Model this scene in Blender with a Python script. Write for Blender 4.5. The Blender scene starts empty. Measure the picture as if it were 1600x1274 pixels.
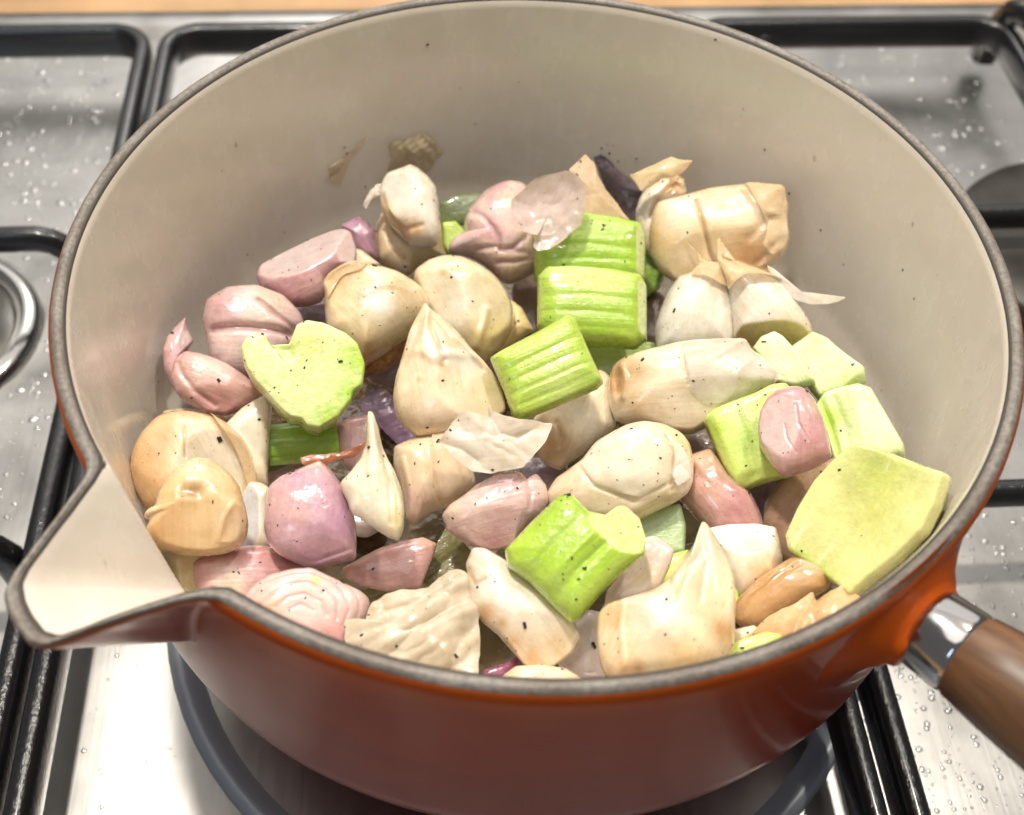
import bpy, math, random
import numpy as np
from mathutils import Vector, Matrix
from mathutils.bvhtree import BVHTree

# ------------------------------------------------------------------ camera
SC = bpy.context.scene
CAM_LOC = np.array([-0.0043018, -0.1822177, 0.1730304])
PITCH, ROLL, FPX = 0.8895405, 0.0528577, 1850.0          # focal length in pixels of the 1600 px wide photo
_fw = np.array([0, math.cos(PITCH), -math.sin(PITCH)])
_rt0 = np.array([1.0, 0, 0]); _up0 = np.cross(_rt0, _fw)
_rt = math.cos(ROLL) * _rt0 + math.sin(ROLL) * _up0
_up = -math.sin(ROLL) * _rt0 + math.cos(ROLL) * _up0
cd = bpy.data.cameras.new('camera')
co = bpy.data.objects.new('camera', cd)
SC.collection.objects.link(co)
co.matrix_world = Matrix(((_rt[0], _up[0], -_fw[0], CAM_LOC[0]), (_rt[1], _up[1], -_fw[1], CAM_LOC[1]),
                          (_rt[2], _up[2], -_fw[2], CAM_LOC[2]), (0, 0, 0, 1)))
cd.sensor_width = 36.0
cd.lens = 36.0 * FPX / 1600.0
cd.clip_start = 0.01
cd.clip_end = 50.0
cd.dof.use_dof = True
cd.dof.focus_distance = 0.262
cd.dof.aperture_fstop = 15.0
SC.camera = co

# ------------------------------------------------------------------ room light (indoor kitchen: lamps over the hob, a window in front, added fill areas)
W = bpy.data.worlds.new('World'); SC.world = W; W.use_nodes = True
bg = W.node_tree.nodes['Background']
bg.inputs[0].default_value = (1.0, 0.965, 0.93, 1)
bg.inputs[1].default_value = 0.13

def area(name, loc, target, sx, sy, power, col):
    l = bpy.data.lights.new(name, 'AREA'); l.shape = 'RECTANGLE'; l.size = sx; l.size_y = sy
    l.energy = power; l.color = col
    o = bpy.data.objects.new(name, l); SC.collection.objects.link(o)
    o.location = loc
    d = Vector(target) - Vector(loc)
    o.rotation_euler = d.to_track_quat('-Z', 'Y').to_euler()
    return o
area('hood_lamp', (-0.13, 0.12, 0.62), (0, 0, -0.05), 0.045, 0.045, 4.4, (1.0, 0.93, 0.82))
area('hood_lamp', (0.22, 0.16, 0.62), (0, 0, -0.05), 0.035, 0.035, 2.1, (1.0, 0.93, 0.82))
area('overhead_fill', (-0.05, -0.15, 1.20), (0, 0, -0.05), 1.1, 0.7, 3.5, (1.0, 0.95, 0.88))  # added broad fill from above, brightens food and inner wall; no real fitting
area('ceiling_fill', (0.0, 0.85, 1.75), (0, 0.5, 0), 2.2, 1.1, 4.5, (1.0, 0.95, 0.88))  # added soft fill area at ceiling height, not a real fitting
area('kitchen_window', (-0.75, -1.2, 1.0), (0, 0, -0.05), 0.3, 0.6, 3.0, (0.62, 0.78, 1.0))
area('rear_wall_fill', (0.0, 1.05, 0.70), (0, 0.1, -0.1), 2.2, 0.8, 4.6, (1.0, 0.96, 0.91))  # added glowing area standing in for a bright wall mirrored in the steel
area('rear_glare_fill', (-0.16, 1.0, 0.70), (0, 0.1, -0.1), 0.4, 0.3, 2.4, (1.0, 0.97, 0.93))  # added small area that whitens the steel's reflection at the back

SC.render.engine = 'CYCLES'
SC.view_settings.view_transform = 'Standard'
SC.view_settings.look = 'None'
SC.view_settings.gamma = 1.0
SC.view_settings.use_curve_mapping = False
SC.view_settings.exposure = 0.0

# ------------------------------------------------------------------ helpers
def at(px, py, z):
    d = _fw + (px - 800.0) / FPX * _rt - (py - 637.0) / FPX * _up
    return CAM_LOC + d * ((z - CAM_LOC[2]) / d[2])

def nvec(v):
    return v / np.linalg.norm(v)

def noise(P, seed, freq, octs=3):
    """cheap smooth vector-friendly noise in [-1,1] from sums of sines; P (...,3)"""
    rs = np.random.RandomState(seed)
    out = np.zeros(P.shape[:-1]); amp = 1.0; tot = 0
    for o in range(octs):
        for k in range(4):
            d = rs.normal(size=3); d /= np.linalg.norm(d)
            out += amp * np.sin((P @ d) * freq * (2 ** o) * rs.uniform(0.7, 1.4) + rs.uniform(0, 6.28)) * 0.5
        tot += amp; amp *= 0.5
    return out / tot

def smooth_profile(pts, n=400, win=21):
    pts = np.array(pts, float)
    x = np.linspace(0, 1, n)
    y = np.interp(x, pts[:, 0], pts[:, 1])
    k = np.hanning(win); k /= k.sum()
    yp = np.concatenate([2 * y[0] - y[win:0:-1], y, 2 * y[-1] - y[-2:-win - 2:-1]])
    ys = np.convolve(yp, k, 'same')[win:win + n]
    return lambda s: np.interp(s, x, np.maximum(ys, 0.0))

class MB:
    def __init__(self):
        self.v = []; self.f = []; self.m = []; self.c = []; self.uv = []; self.n = 0
    def grid(self, V, col, uv=None, mat=0, wrap=False, flip=False, mask=None):
        nu, nv = V.shape[:2]
        col = np.broadcast_to(np.asarray(col, float), V.shape)
        if uv is None:
            uv = np.zeros((nu, nv, 2))
        self.v.append(V.reshape(-1, 3)); self.c.append(col.reshape(-1, 3)); self.uv.append(uv.reshape(-1, 2))
        jn = nv if wrap else nv - 1
        i, j = np.meshgrid(np.arange(nu - 1), np.arange(jn), indexing='ij')
        j2 = (j + 1) % nv
        q = np.stack([i * nv + j, i * nv + j2, (i + 1) * nv + j2, (i + 1) * nv + j], -1)
        if mask is not None:
            q = q[mask[i, j] & mask[i, j2] & mask[i + 1, j] & mask[i + 1, j2]]
        q = q.reshape(-1, 4) + self.n
        if flip: q = q[:, ::-1]
        self.f += q.tolist(); self.m += [mat] * len(q)
        self.n += nu * nv
        return self.n - nu * nv
    def fan(self, ring_idx, centre, col, mat=0, flip=False):
        self.v.append(np.array([centre])); self.c.append(np.array([col], float)); self.uv.append(np.zeros((1, 2)))
        c = self.n; self.n += 1
        m = len(ring_idx)
        for k in range(m):
            t = [ring_idx[k], ring_idx[(k + 1) % m], c]
            if flip: t = t[::-1]
            self.f.append(t); self.m.append(mat)
    def raw(self, V, F, col, mat=0):
        V = np.asarray(V, float)
        self.v.append(V); self.c.append(np.broadcast_to(np.asarray(col, float), V.shape)); self.uv.append(np.zeros((len(V), 2)))
        self.f += [[a + self.n for a in f] for f in F]; self.m += [mat] * len(F); self.n += len(V)
    def arr(self):
        return np.concatenate(self.v)
    def deform(self, fn):
        a = self.arr(); a = fn(a)
        self.v = [a]
    def mesh(self, name, mats, smooth=True):
        me = bpy.data.meshes.new(name)
        V = self.arr()
        me.from_pydata(V.tolist(), [], self.f)
        for mm in mats: me.materials.append(mm)
        me.polygons.foreach_set('material_index', np.array(self.m, dtype=np.int32))
        if smooth: me.polygons.foreach_set('use_smooth', np.ones(len(self.f), dtype=bool))
        C = np.concatenate(self.c)
        ca = me.color_attributes.new('Col', 'FLOAT_COLOR', 'POINT')
        ca.data.foreach_set('color', np.concatenate([C, np.ones((len(C), 1))], 1).astype(np.float32).ravel())
        U = np.concatenate(self.uv)
        li = np.zeros(len(me.loops), dtype=np.int32); me.loops.foreach_get('vertex_index', li)
        ul = me.uv_layers.new(name='UVMap')
        ul.data.foreach_set('uv', U[li].astype(np.float32).ravel())
        me.update()
        return me

def link(name, data, parent=None, mw=None):
    o = bpy.data.objects.new(name, data)
    SC.collection.objects.link(o)
    if parent is not None: o.parent = parent
    if mw is not None: o.matrix_world = mw
    return o
def tag(o, label, cat, group=None, kind=None):
    o['label'] = label; o['category'] = cat
    if group: o['group'] = group
    if kind: o['kind'] = kind
    return o

# ------------------------------------------------------------------ materials
def nodes(name):
    m = bpy.data.materials.new(name); m.use_nodes = True
    nt = m.node_tree; b = nt.nodes['Principled BSDF']
    return m, nt, b
def N(nt, t, **k):
    n = nt.nodes.new(t)
    for a, v in k.items(): setattr(n, a, v)
    return n
def set_in(b, **k):
    for a, v in k.items():
        b.inputs[a.replace('_', ' ')].default_value = v
def ramp(nt, src, pts):
    r = N(nt, 'ShaderNodeValToRGB')
    el = r.color_ramp.elements
    while len(el) < len(pts): el.new(0.5)
    for e, (p, c) in zip(el, pts):
        e.position = p; e.color = (c, c, c, 1) if isinstance(c, (int, float)) else (*c, 1)
    nt.links.new(src, r.inputs[0])
    return r.outputs[0]
def mixc(nt, a, b, fac, mode='MIX'):
    n = N(nt, 'ShaderNodeMix', data_type='RGBA', blend_type=mode)
    for sock, v in ((n.inputs[0], fac), (n.inputs[6], a), (n.inputs[7], b)):
        if isinstance(v, (int, float)): sock.default_value = v
        elif isinstance(v, tuple): sock.default_value = (*v, 1)
        else: nt.links.new(v, sock)
    return n.outputs[2]
def tex_noise(nt, vec, scale, detail=4, rough=0.55, dist=0.0):
    n = N(nt, 'ShaderNodeTexNoise'); n.inputs['Scale'].default_value = scale
    n.inputs['Detail'].default_value = detail; n.inputs['Roughness'].default_value = rough
    n.inputs['Distortion'].default_value = dist
    if vec is not None: nt.links.new(vec, n.inputs['Vector'])
    return n.outputs[0]
def mapping(nt, vec, scale):
    m = N(nt, 'ShaderNodeMapping'); m.inputs['Scale'].default_value = scale
    nt.links.new(vec, m.inputs['Vector']); return m.outputs[0]
def add_seed(nt, vec):
    """offset texture space per object so copies never share a pattern"""
    oi = N(nt, 'ShaderNodeObjectInfo')
    ml = N(nt, 'ShaderNodeMath', operation='MULTIPLY'); ml.inputs[1].default_value = 37.0
    nt.links.new(oi.outputs['Random'], ml.inputs[0])
    va = N(nt, 'ShaderNodeVectorMath', operation='ADD')
    nt.links.new(vec, va.inputs[0]); nt.links.new(ml.outputs[0], va.inputs[1])
    return va.outputs[0]
def bump(nt, b, h, strength, dist=0.0005):
    n = N(nt, 'ShaderNodeBump'); n.inputs['Strength'].default_value = strength
    n.inputs['Distance'].default_value = dist
    nt.links.new(h, n.inputs['Height']); nt.links.new(n.outputs[0], b.inputs['Normal'])

def organic(name, rough, sss, sss_scale, streak=(0.75, 1.12), streak_sc=(6, 70, 1), blotch=(0.8, 1.1), blotch_sc=180,
            blotch_tint=(1, 1, 1), bump_s=0.25, coat=0.0, sss_rad=(1.0, 0.6, 0.3), spec=0.5, wet_var=True, vein=None, wet_b=0.10):
    m, nt, b = nodes(name)
    col = N(nt, 'ShaderNodeVertexColor', layer_name='Col').outputs[0]
    uvn = N(nt, 'ShaderNodeUVMap').outputs[0]
    tc = N(nt, 'ShaderNodeTexCoord').outputs['Object']
    u = add_seed(nt, mapping(nt, uvn, streak_sc)); oo = add_seed(nt, tc)
    st = tex_noise(nt, u, 1.0, 5, 0.6)
    c1 = mixc(nt, col, ramp(nt, st, [(0.3, streak[0]), (0.7, streak[1])]), 1.0, 'MULTIPLY')
    if vein is not None:
        vs = tex_noise(nt, add_seed(nt, mapping(nt, uvn, (.55, 22, 1))), 1.0, 3, 0.5)
        vm = tex_noise(nt, mapping(nt, oo, (95, 95, 95)), 1.0, 2, 0.5)
        mm = N(nt, 'ShaderNodeMath', operation='MULTIPLY')
        nt.links.new(ramp(nt, vs, [(0.52, 0.0), (0.62, 1.0)]), mm.inputs[0]); nt.links.new(ramp(nt, vm, [(0.42, 0.0), (0.62, 0.75)]), mm.inputs[1])
        c1 = mixc(nt, c1, mixc(nt, c1, vein, 1.0, 'MULTIPLY'), mm.outputs[0])
    mp = mapping(nt, oo, (blotch_sc, blotch_sc, blotch_sc))
    bl = tex_noise(nt, mp, 1.0, 5, 0.6)
    lo = tuple(blotch[0] * t for t in blotch_tint)
    c2 = mixc(nt, c1, ramp(nt, bl, [(0.32, lo), (0.66, (blotch[1],) * 3)]), 1.0, 'MULTIPLY')
    nt.links.new(c2, b.inputs['Base Color'])
    set_in(b, Roughness=rough, Subsurface_Weight=sss, Subsurface_Scale=sss_scale, Coat_Weight=coat, Coat_Roughness=0.05, Specular_IOR_Level=spec)
    b.inputs['Subsurface Radius'].default_value = sss_rad
    if wet_var:
        fine = tex_noise(nt, mapping(nt, oo, (420, 420, 420)), 1.0, 3, 0.6)
        nt.links.new(ramp(nt, fine, [(0.35, rough * 0.55), (0.65, min(rough * 1.5, 1))]), b.inputs['Roughness'])
    add = N(nt, 'ShaderNodeMath', operation='ADD')
    nt.links.new(st, add.inputs[0]); nt.links.new(tex_noise(nt, mapping(nt, oo, (900, 900, 900)), 1.0, 2, 0.5), add.inputs[1])
    bump(nt, b, add.outputs[0], bump_s, 0.0006)
    cb = N(nt, 'ShaderNodeBump'); cb.inputs['Strength'].default_value = wet_b; cb.inputs['Distance'].default_value = 0.0008
    nt.links.new(tex_noise(nt, mapping(nt, oo, (520, 520, 520)), 1.0, 3, 0.6), cb.inputs['Height']); nt.links.new(cb.outputs[0], b.inputs['Coat Normal'])
    return m

M = {}
M['clove'] = organic('garlic_flesh', 0.30, 0.35, 0.0022, (0.95, 1.03), (1.2, 15, 1), (0.8, 1.06), 120, (1.0, 0.93, 0.8), 0.14, 0.75, vein=(.95, .88, .78))
M['root'] = organic('garlic_root', 0.75, 0.1, 0.002, (0.6, 1.1), (5, 20, 1), (0.6, 1.15), 700, (1, .9, .75), 0.7)
M['shallot'] = organic('shallot_skin', 0.2, 0.4, 0.0025, (0.92, 1.05), (.8, 11, 1), (0.8, 1.12), 150, (1.0, .9, .95), 0.28, 0.9, vein=(.95, .86, .89))
M['shallot_cut'] = organic('shallot_flesh', 0.2, 0.4, 0.0028, (0.92, 1.04), (2, 9, 1), (0.88, 1.05), 200, (1, .93, .93), 0.22, 0.9)
M['celery'] = organic('celery_flesh', 0.24, 0.35, 0.0022, (0.96, 1.03), (.5, 16, 1), (0.88, 1.08), 160, (1, 1, .9), 0.38, 0.8, (0.7, 1.0, 0.25))
M['celery_cut'] = organic('celery_cut', 0.3, 0.4, 0.0028, (0.93, 1.04), (10, 10, 1), (0.86, 1.05), 500, (.95, 1, .85), 0.3, 0.25, (0.7, 1.0, 0.3))

def paper(name, tint, alpha_lo, alpha_hi, rough=0.42, trans=0.2):
    m, nt, b = nodes(name)
    out = nt.nodes['Material Output']
    col = N(nt, 'ShaderNodeVertexColor', layer_name='Col').outputs[0]
    uvn = N(nt, 'ShaderNodeUVMap').outputs[0]
    u = add_seed(nt, mapping(nt, uvn, (.9, 15, 1)))
    st = tex_noise(nt, u, 1.0, 6, 0.65)
    tc = add_seed(nt, N(nt, 'ShaderNodeTexCoord').outputs['Object'])
    bl = tex_noise(nt, mapping(nt, tc, (170, 170, 170)), 1.0, 4, 0.6)
    c = mixc(nt, col, ramp(nt, st, [(0.3, (.95, .92, .88)), (0.68, (1.04, 1.04, 1.03))]), 1.0, 'MULTIPLY')
    c = mixc(nt, c, ramp(nt, bl, [(0.35, tint), (0.62, (1, 1, 1))]), 1.0, 'MULTIPLY')
    nt.links.new(c, b.inputs['Base Color'])
    set_in(b, Roughness=rough, Coat_Weight=0.4, Coat_Roughness=0.08)
    tr = N(nt, 'ShaderNodeBsdfTranslucent'); nt.links.new(c, tr.inputs[0])
    m1 = N(nt, 'ShaderNodeMixShader'); m1.inputs[0].default_value = trans
    nt.links.new(b.outputs[0], m1.inputs[1]); nt.links.new(tr.outputs[0], m1.inputs[2])
    tp = N(nt, 'ShaderNodeBsdfTransparent')
    m2 = N(nt, 'ShaderNodeMixShader')
    nt.links.new(ramp(nt, bl, [(0.3, alpha_lo), (0.7, alpha_hi)]), m2.inputs[0])
    nt.links.new(tp.outputs[0], m2.inputs[1]); nt.links.new(m1.outputs[0], m2.inputs[2])
    nt.links.new(m2.outputs[0], out.inputs[0])
    n = N(nt, 'ShaderNodeBump'); n.inputs['Strength'].default_value = 0.22; n.inputs['Distance'].default_value = 0.0005
    nt.links.new(st, n.inputs['Height']); nt.links.new(n.outputs[0], b.inputs['Normal'])
    return m
M['skin'] = paper('garlic_paper_skin', (.97, .92, .84), 0.62, 0.95)
M['wetpaper'] = paper('wet_garlic_skin', (.95, .90, .82), 0.6, 0.92, 0.17, 0.2)
M['wetskin'] = paper('wet_onion_membrane', (.88, .85, .78), 0.5, 0.85, 0.15, 0.15)
M['stuckskin'] = paper('stuck_skin', (.95, .92, .86), 0.55, 0.85, 0.25, 0.03)

def simple(name, col, rough, metal=0.0, **k):
    m, nt, b = nodes(name); b.inputs['Base Color'].default_value = (*col, 1)
    set_in(b, Roughness=rough, Metallic=metal, **k); return m

# interior enamel: glossy warm beige with fond stains and fine scratches
m, nt, b = nodes('beige_enamel')
tc = N(nt, 'ShaderNodeTexCoord').outputs['Object']
n1 = tex_noise(nt, mapping(nt, tc, (22, 22, 22)), 1, 5, 0.6, 0.5)
n2 = tex_noise(nt, mapping(nt, tc, (140, 140, 90)), 1, 4, 0.6)
c = ramp(nt, n1, [(0.3, (.73, .66, .58)), (0.7, (.79, .725, .645))])
c = mixc(nt, c, ramp(nt, n2, [(0.3, (.97, .96, .945)), (0.6, (1, 1, 1))]), 1.0, 'MULTIPLY')
sp = N(nt, 'ShaderNodeSeparateXYZ'); nt.links.new(tc, sp.inputs[0])
mr = N(nt, 'ShaderNodeMapRange'); mr.inputs[1].default_value = -0.074; mr.inputs[2].default_value = -0.060
nt.links.new(sp.outputs[2], mr.inputs[0])
c = mixc(nt, mixc(nt, c, (.085, .078, .08), 1.0, 'MULTIPLY'), c, mr.outputs[0])      # cooking residue, with the shade of the gaps darkened into the floor colour
nt.links.new(c, b.inputs['Base Color'])
set_in(b, Roughness=0.28, Coat_Weight=0.3, Coat_Roughness=0.08)
nt.links.new(ramp(nt, n2, [(0.3, 0.16), (0.7, 0.34)]), b.inputs['Roughness'])
bump(nt, b, n2, 0.06, 0.0006)
M['enamel_in'] = m
# exterior enamel: volcanic orange shading to red at the foot, as such pans are fired
m, nt, b = nodes('orange_enamel')
tc = N(nt, 'ShaderNodeTexCoord').outputs['Object']
sp = N(nt, 'ShaderNodeSeparateXYZ'); nt.links.new(tc, sp.inputs[0])
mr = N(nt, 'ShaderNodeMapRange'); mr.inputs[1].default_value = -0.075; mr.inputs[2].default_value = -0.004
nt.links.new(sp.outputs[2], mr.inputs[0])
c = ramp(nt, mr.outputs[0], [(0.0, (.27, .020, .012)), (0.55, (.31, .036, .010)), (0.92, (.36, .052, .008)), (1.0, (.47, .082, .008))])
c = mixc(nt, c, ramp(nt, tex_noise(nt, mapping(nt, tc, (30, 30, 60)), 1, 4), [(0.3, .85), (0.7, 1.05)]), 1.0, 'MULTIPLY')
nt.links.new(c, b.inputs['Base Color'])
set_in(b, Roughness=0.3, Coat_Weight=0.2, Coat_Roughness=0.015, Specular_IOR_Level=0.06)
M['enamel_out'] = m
# grey rim
m, nt, b = nodes('grey_rim_enamel')
tc = N(nt, 'ShaderNodeTexCoord').outputs['Object']
n1 = tex_noise(nt, mapping(nt, tc, (900, 900, 900)), 1, 4, 0.7)
n2 = tex_noise(nt, mapping(nt, tc, (60, 60, 60)), 1, 4, 0.6)
c = mixc(nt, ramp(nt, n1, [(0.3, (.12, .105, .09)), (0.7, (.29, .265, .235))]), ramp(nt, n2, [(0.32, (.62, .55, .5)), (0.68, (1.15, 1.15, 1.15))]), 1.0, 'MULTIPLY')
nt.links.new(c, b.inputs['Base Color']); set_in(b, Roughness=0.42)
bump(nt, b, n1, 0.35, 0.0005)
M['rim'] = m
M['rim_line'] = simple('bare_iron_line', (.045, .035, .028), 0.6)
M['ferrule'] = simple('polished_steel', (.62, .61, .60), 0.12, 1.0)
# wooden handle
m, nt, b = nodes('handle_wood')
uvn = N(nt, 'ShaderNodeTexCoord').outputs['Object']
n1 = tex_noise(nt, mapping(nt, uvn, (18, 260, 260)), 1, 6, 0.65, 0.4)
c = ramp(nt, n1, [(0.25, (.05, .021, .009)), (0.5, (.14, .066, .029)), (0.75, (.24, .125, .06))])
nt.links.new(c, b.inputs['Base Color']); set_in(b, Roughness=0.45, Coat_Weight=0.2, Coat_Roughness=0.3)
bump(nt, b, n1, 0.25, 0.0004)
M['wood'] = m
# stainless hob plate
m, nt, b = nodes('brushed_steel')
tc = N(nt, 'ShaderNodeTexCoord').outputs['Object']
n1 = tex_noise(nt, mapping(nt, tc, (900, 14, 14)), 1, 5, 0.6)
n2 = tex_noise(nt, mapping(nt, tc, (28, 28, 28)), 1, 4, 0.6, 0.6)
c = ramp(nt, n2, [(0.3, (.36, .35, .335)), (0.7, (.55, .54, .52))])
nt.links.new(c, b.inputs['Base Color']); set_in(b, Metallic=1.0, Roughness=0.3)
add = N(nt, 'ShaderNodeMath', operation='MULTIPLY_ADD'); add.inputs[1].default_value = 0.16; add.inputs[2].default_value = 0.17
nt.links.new(n1, add.inputs[0])
add2 = N(nt, 'ShaderNodeMath', operation='MULTIPLY_ADD'); add2.inputs[1].default_value = 0.22
nt.links.new(n2, add2.inputs[0]); nt.links.new(add.outputs[0], add2.inputs[2])
nt.links.new(add2.outputs[0], b.inputs['Roughness'])
bump(nt, b, n1, 0.08, 0.0004)
M['steel'] = m
# black enamelled grates
m, nt, b = nodes('black_grate_enamel')
tc = N(nt, 'ShaderNodeTexCoord').outputs['Object']
n1 = tex_noise(nt, mapping(nt, tc, (700, 700, 700)), 1, 3, 0.6)
b.inputs['Base Color'].default_value = (.012, .012, .013, 1)
set_in(b, Roughness=0.25, Coat_Weight=0.5, Coat_Roughness=0.12)
bump(nt, b, n1, 0.35, 0.0008)
M['grate'] = m
m, nt, b = nodes('burner_cap_enamel')
tc = N(nt, 'ShaderNodeTexCoord').outputs['Object']
n1 = tex_noise(nt, mapping(nt, tc, (90, 90, 90)), 1, 5, 0.65)
nt.links.new(ramp(nt, n1, [(0.3, (.022, .018, .015)), (0.7, (.05, .043, .036))]), b.inputs['Base Color'])
set_in(b, Roughness=0.45); bump(nt, b, n1, 0.2)
M['cap'] = m
M['chrome'] = simple('bright_ring', (.74, .73, .70), 0.16, 1.0)
M['alu'] = simple('burner_aluminium', (.34, .33, .31), 0.38, 1.0)
M['dish'] = simple('burner_dish_grey', (.38, .40, .44), 0.42, 0.35)
# counter
m, nt, b = nodes('beech_worktop')
tc = N(nt, 'ShaderNodeTexCoord').outputs['Object']
n1 = tex_noise(nt, mapping(nt, tc, (9, 120, 30)), 1, 6, 0.6, 0.6)
n2 = tex_noise(nt, mapping(nt, tc, (25, 10, 10)), 1, 3, 0.5)
c = ramp(nt, n1, [(0.3, (.50, .28, .12)), (0.7, (.66, .42, .21))])
c = mixc(nt, c, ramp(nt, n2, [(0.35, (.82, .8, .76)), (0.65, (1.05, 1.05, 1.05))]), 1.0, 'MULTIPLY')
nt.links.new(c, b.inputs['Base Color']); set_in(b, Roughness=0.4, Coat_Weight=0.3)
M['worktop'] = m
m, nt, b = nodes('water')
gl = N(nt, 'ShaderNodeBsdfGlossy'); gl.inputs['Roughness'].default_value = 0.24
tp_ = N(nt, 'ShaderNodeBsdfTransparent'); mx_ = N(nt, 'ShaderNodeMixShader'); mx_.inputs[0].default_value = 0.4
nt.links.new(tp_.outputs[0], mx_.inputs[1]); nt.links.new(gl.outputs[0], mx_.inputs[2])
nt.links.new(mx_.outputs[0], nt.nodes['Material Output'].inputs[0])
M['water'] = m
M['pepper'] = simple('ground_pepper', (.022, .016, .011), 0.7)
m, nt, b = nodes('cooking_oil')
b.inputs['Base Color'].default_value = (.86, .66, .34, 1)
set_in(b, Roughness=0.03, Transmission_Weight=1.0, IOR=1.46)
tc = N(nt, 'ShaderNodeTexCoord').outputs['Object']
bump(nt, b, tex_noise(nt, mapping(nt, tc, (160, 160, 160)), 1, 2, 0.5), 0.25, 0.002)
M['oil'] = m
M['bay'] = organic('bay_leaf', 0.35, 0.1, 0.002, (0.75, 1.15), (1.2, 10, 1), (0.75, 1.1), 220, (1, .95, .8), 0.4, 0.4)

# ------------------------------------------------------------------ the pan
SP_AZ = math.radians(228.2)
_spt = np.array([(-16, 0), (-12, .0003), (-10.3, .0014), (-9, .0040), (-7, .0098), (-5, .0168), (-3.9, .0210), (-3.0, .0232), (-1.5, .0244), (0, .0250),
                 (1.8, .0252), (3.0, .0240), (3.8, .0205), (4.6, .0165), (6, .0112), (8, .0052), (9.5, .0022), (11, .0006), (13.5, .0001), (17, 0)])
def spout(phi):
    d = np.degrees((phi - SP_AZ + np.pi) % (2 * np.pi) - np.pi)
    return np.interp(d, _spt[:, 0], _spt[:, 1], left=0, right=0)
def pan_phi():
    base = np.linspace(0, 2 * np.pi, 200, endpoint=False)
    d = np.degrees((base - SP_AZ + np.pi) % (2 * np.pi) - np.pi)
    base = base[np.abs(d) > 18]
    fine = SP_AZ + np.radians(np.linspace(-18, 18, 110))
    return np.sort(np.concatenate([base, fine]) % (2 * np.pi))
PHI = pan_phi()
def revolve(prof, ramp_k=0.75):
    prof = np.array(prof, float)
    r = prof[:, 0][:, None]; z = prof[:, 1][:, None]
    D = spout(PHI)[None, :]
    x = D + np.minimum(z, 0) * ramp_k
    disp = 0.5 * (x + np.sqrt(x * x + 0.00018 ** 2)) * (D > 0.0)      # soft max(0, D - k*depth)
    disp = np.where(D > 0, np.minimum(disp, D), 0)
    rr = r + np.where(r > 0.06, disp, 0)
    V = np.stack([rr * np.cos(PHI), rr * np.sin(PHI), np.broadcast_to(z, rr.shape)], -1)
    return V
def arc(cr, cz, rad, a0, a1, n):
    return [(cr + rad * math.cos(t), cz + rad * math.sin(t)) for t in np.linspace(math.radians(a0), math.radians(a1), n)]
FLOOR = -0.074
prof_in = [(0.0966, -0.0009), (0.0962, -0.002)] + [(0.0962 - 0.0037 * t, -0.002 - 0.054 * t) for t in np.linspace(0.02, 1, 80)] + \
          arc(0.0745, -0.056, 0.018, 0, -90, 12)[1:] + [(r, FLOOR) for r in (0.06, 0.04, 0.02, 0.0005)]
prof_rim = [(0.09705, -0.0006), (0.0974, -0.0001), (0.0981, 0.0002), (0.0988, 0.0001), (0.0994, -0.0004), (0.0997, -0.0011)]
prof_line = [(0.09652, -0.0013), (0.09665, -0.0005), (0.09712, -0.0004)]
prof_out = [(0.0996, -0.0008), (0.1001, -0.0015), (0.1003, -0.003)] + [(0.1003 - 0.002 * t, -0.003 - 0.055 * t) for t in np.linspace(0.02, 1, 60)] + \
           arc(0.0703, -0.058, 0.028, 0, -90, 14)[1:] + [(0.0703 - 0.002, -0.0862), (0.03, -0.0862), (0.0005, -0.0862)]
pan = link('saucepan', None)
tag(pan, 'orange enamelled cast iron saucepan with beige inside, pouring spout and wooden handle', 'saucepan')
def pan_part(name, prof, mat, flip):
    mb = MB(); mb.grid(revolve(prof), (1, 1, 1), wrap=True, flip=flip)
    return link(name, mb.mesh(name, [mat]), pan)
pan_part('inner_enamel', prof_in, M['enamel_in'], True)
pan_part('rim', prof_rim, M['rim'], False)
pan_part('rim_seam', prof_line, M['rim_line'], False)
pan_part('outer_enamel', prof_out, M['enamel_out'], False)
# handle socket, ferrule, wooden grip: lathed about the handle axis
HA = math.radians(313.0); HZ = -0.0130
hd = np.array([math.cos(HA), math.sin(HA), 0.0]); hs = np.array([-hd[1], hd[0], 0]); hu = np.array([0, 0, 1.0])
def lathe_axis(prof, sy=1.0, sz=1.0, n=48):
    t = np.linspace(0, 2 * np.pi, n, endpoint=False)
    prof = np.array(prof, float)
    V = (prof[:, 0][:, None, None]) * np.array([1, 0, 0])[None, None] + prof[:, 1][:, None, None] * np.stack([0 * t, np.cos(t) * sy, np.sin(t) * sz], -1)[None]
    return V
HM = Matrix(((hd[0], hs[0], hu[0], 0), (hd[1], hs[1], hu[1], 0), (hd[2], hs[2], hu[2], HZ), (0, 0, 0, 1)))
HT = HM @ Matrix.Translation((0.104, 0, 0)) @ Matrix.Rotation(math.radians(-9), 4, 'Y') @ Matrix.Translation((-0.104, 0, 0))
def handle_part(name, prof, mat, sy=1.0, sz=1.0):
    mb = MB(); mb.grid(lathe_axis(prof, sy, sz), (1, 1, 1), wrap=True)
    o = link(name, mb.mesh(name, [mat]), pan); o.matrix_local = HT
    return o
sock = [(0.0975, 0.0260), (0.0985, 0.0205), (0.0997, 0.0160), (0.1010, 0.0128), (0.1025, 0.0108), (0.1040, 0.0097), (0.1052, 0.0092), (0.1056, 0.0086), (0.1057, 0.0001)]
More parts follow.
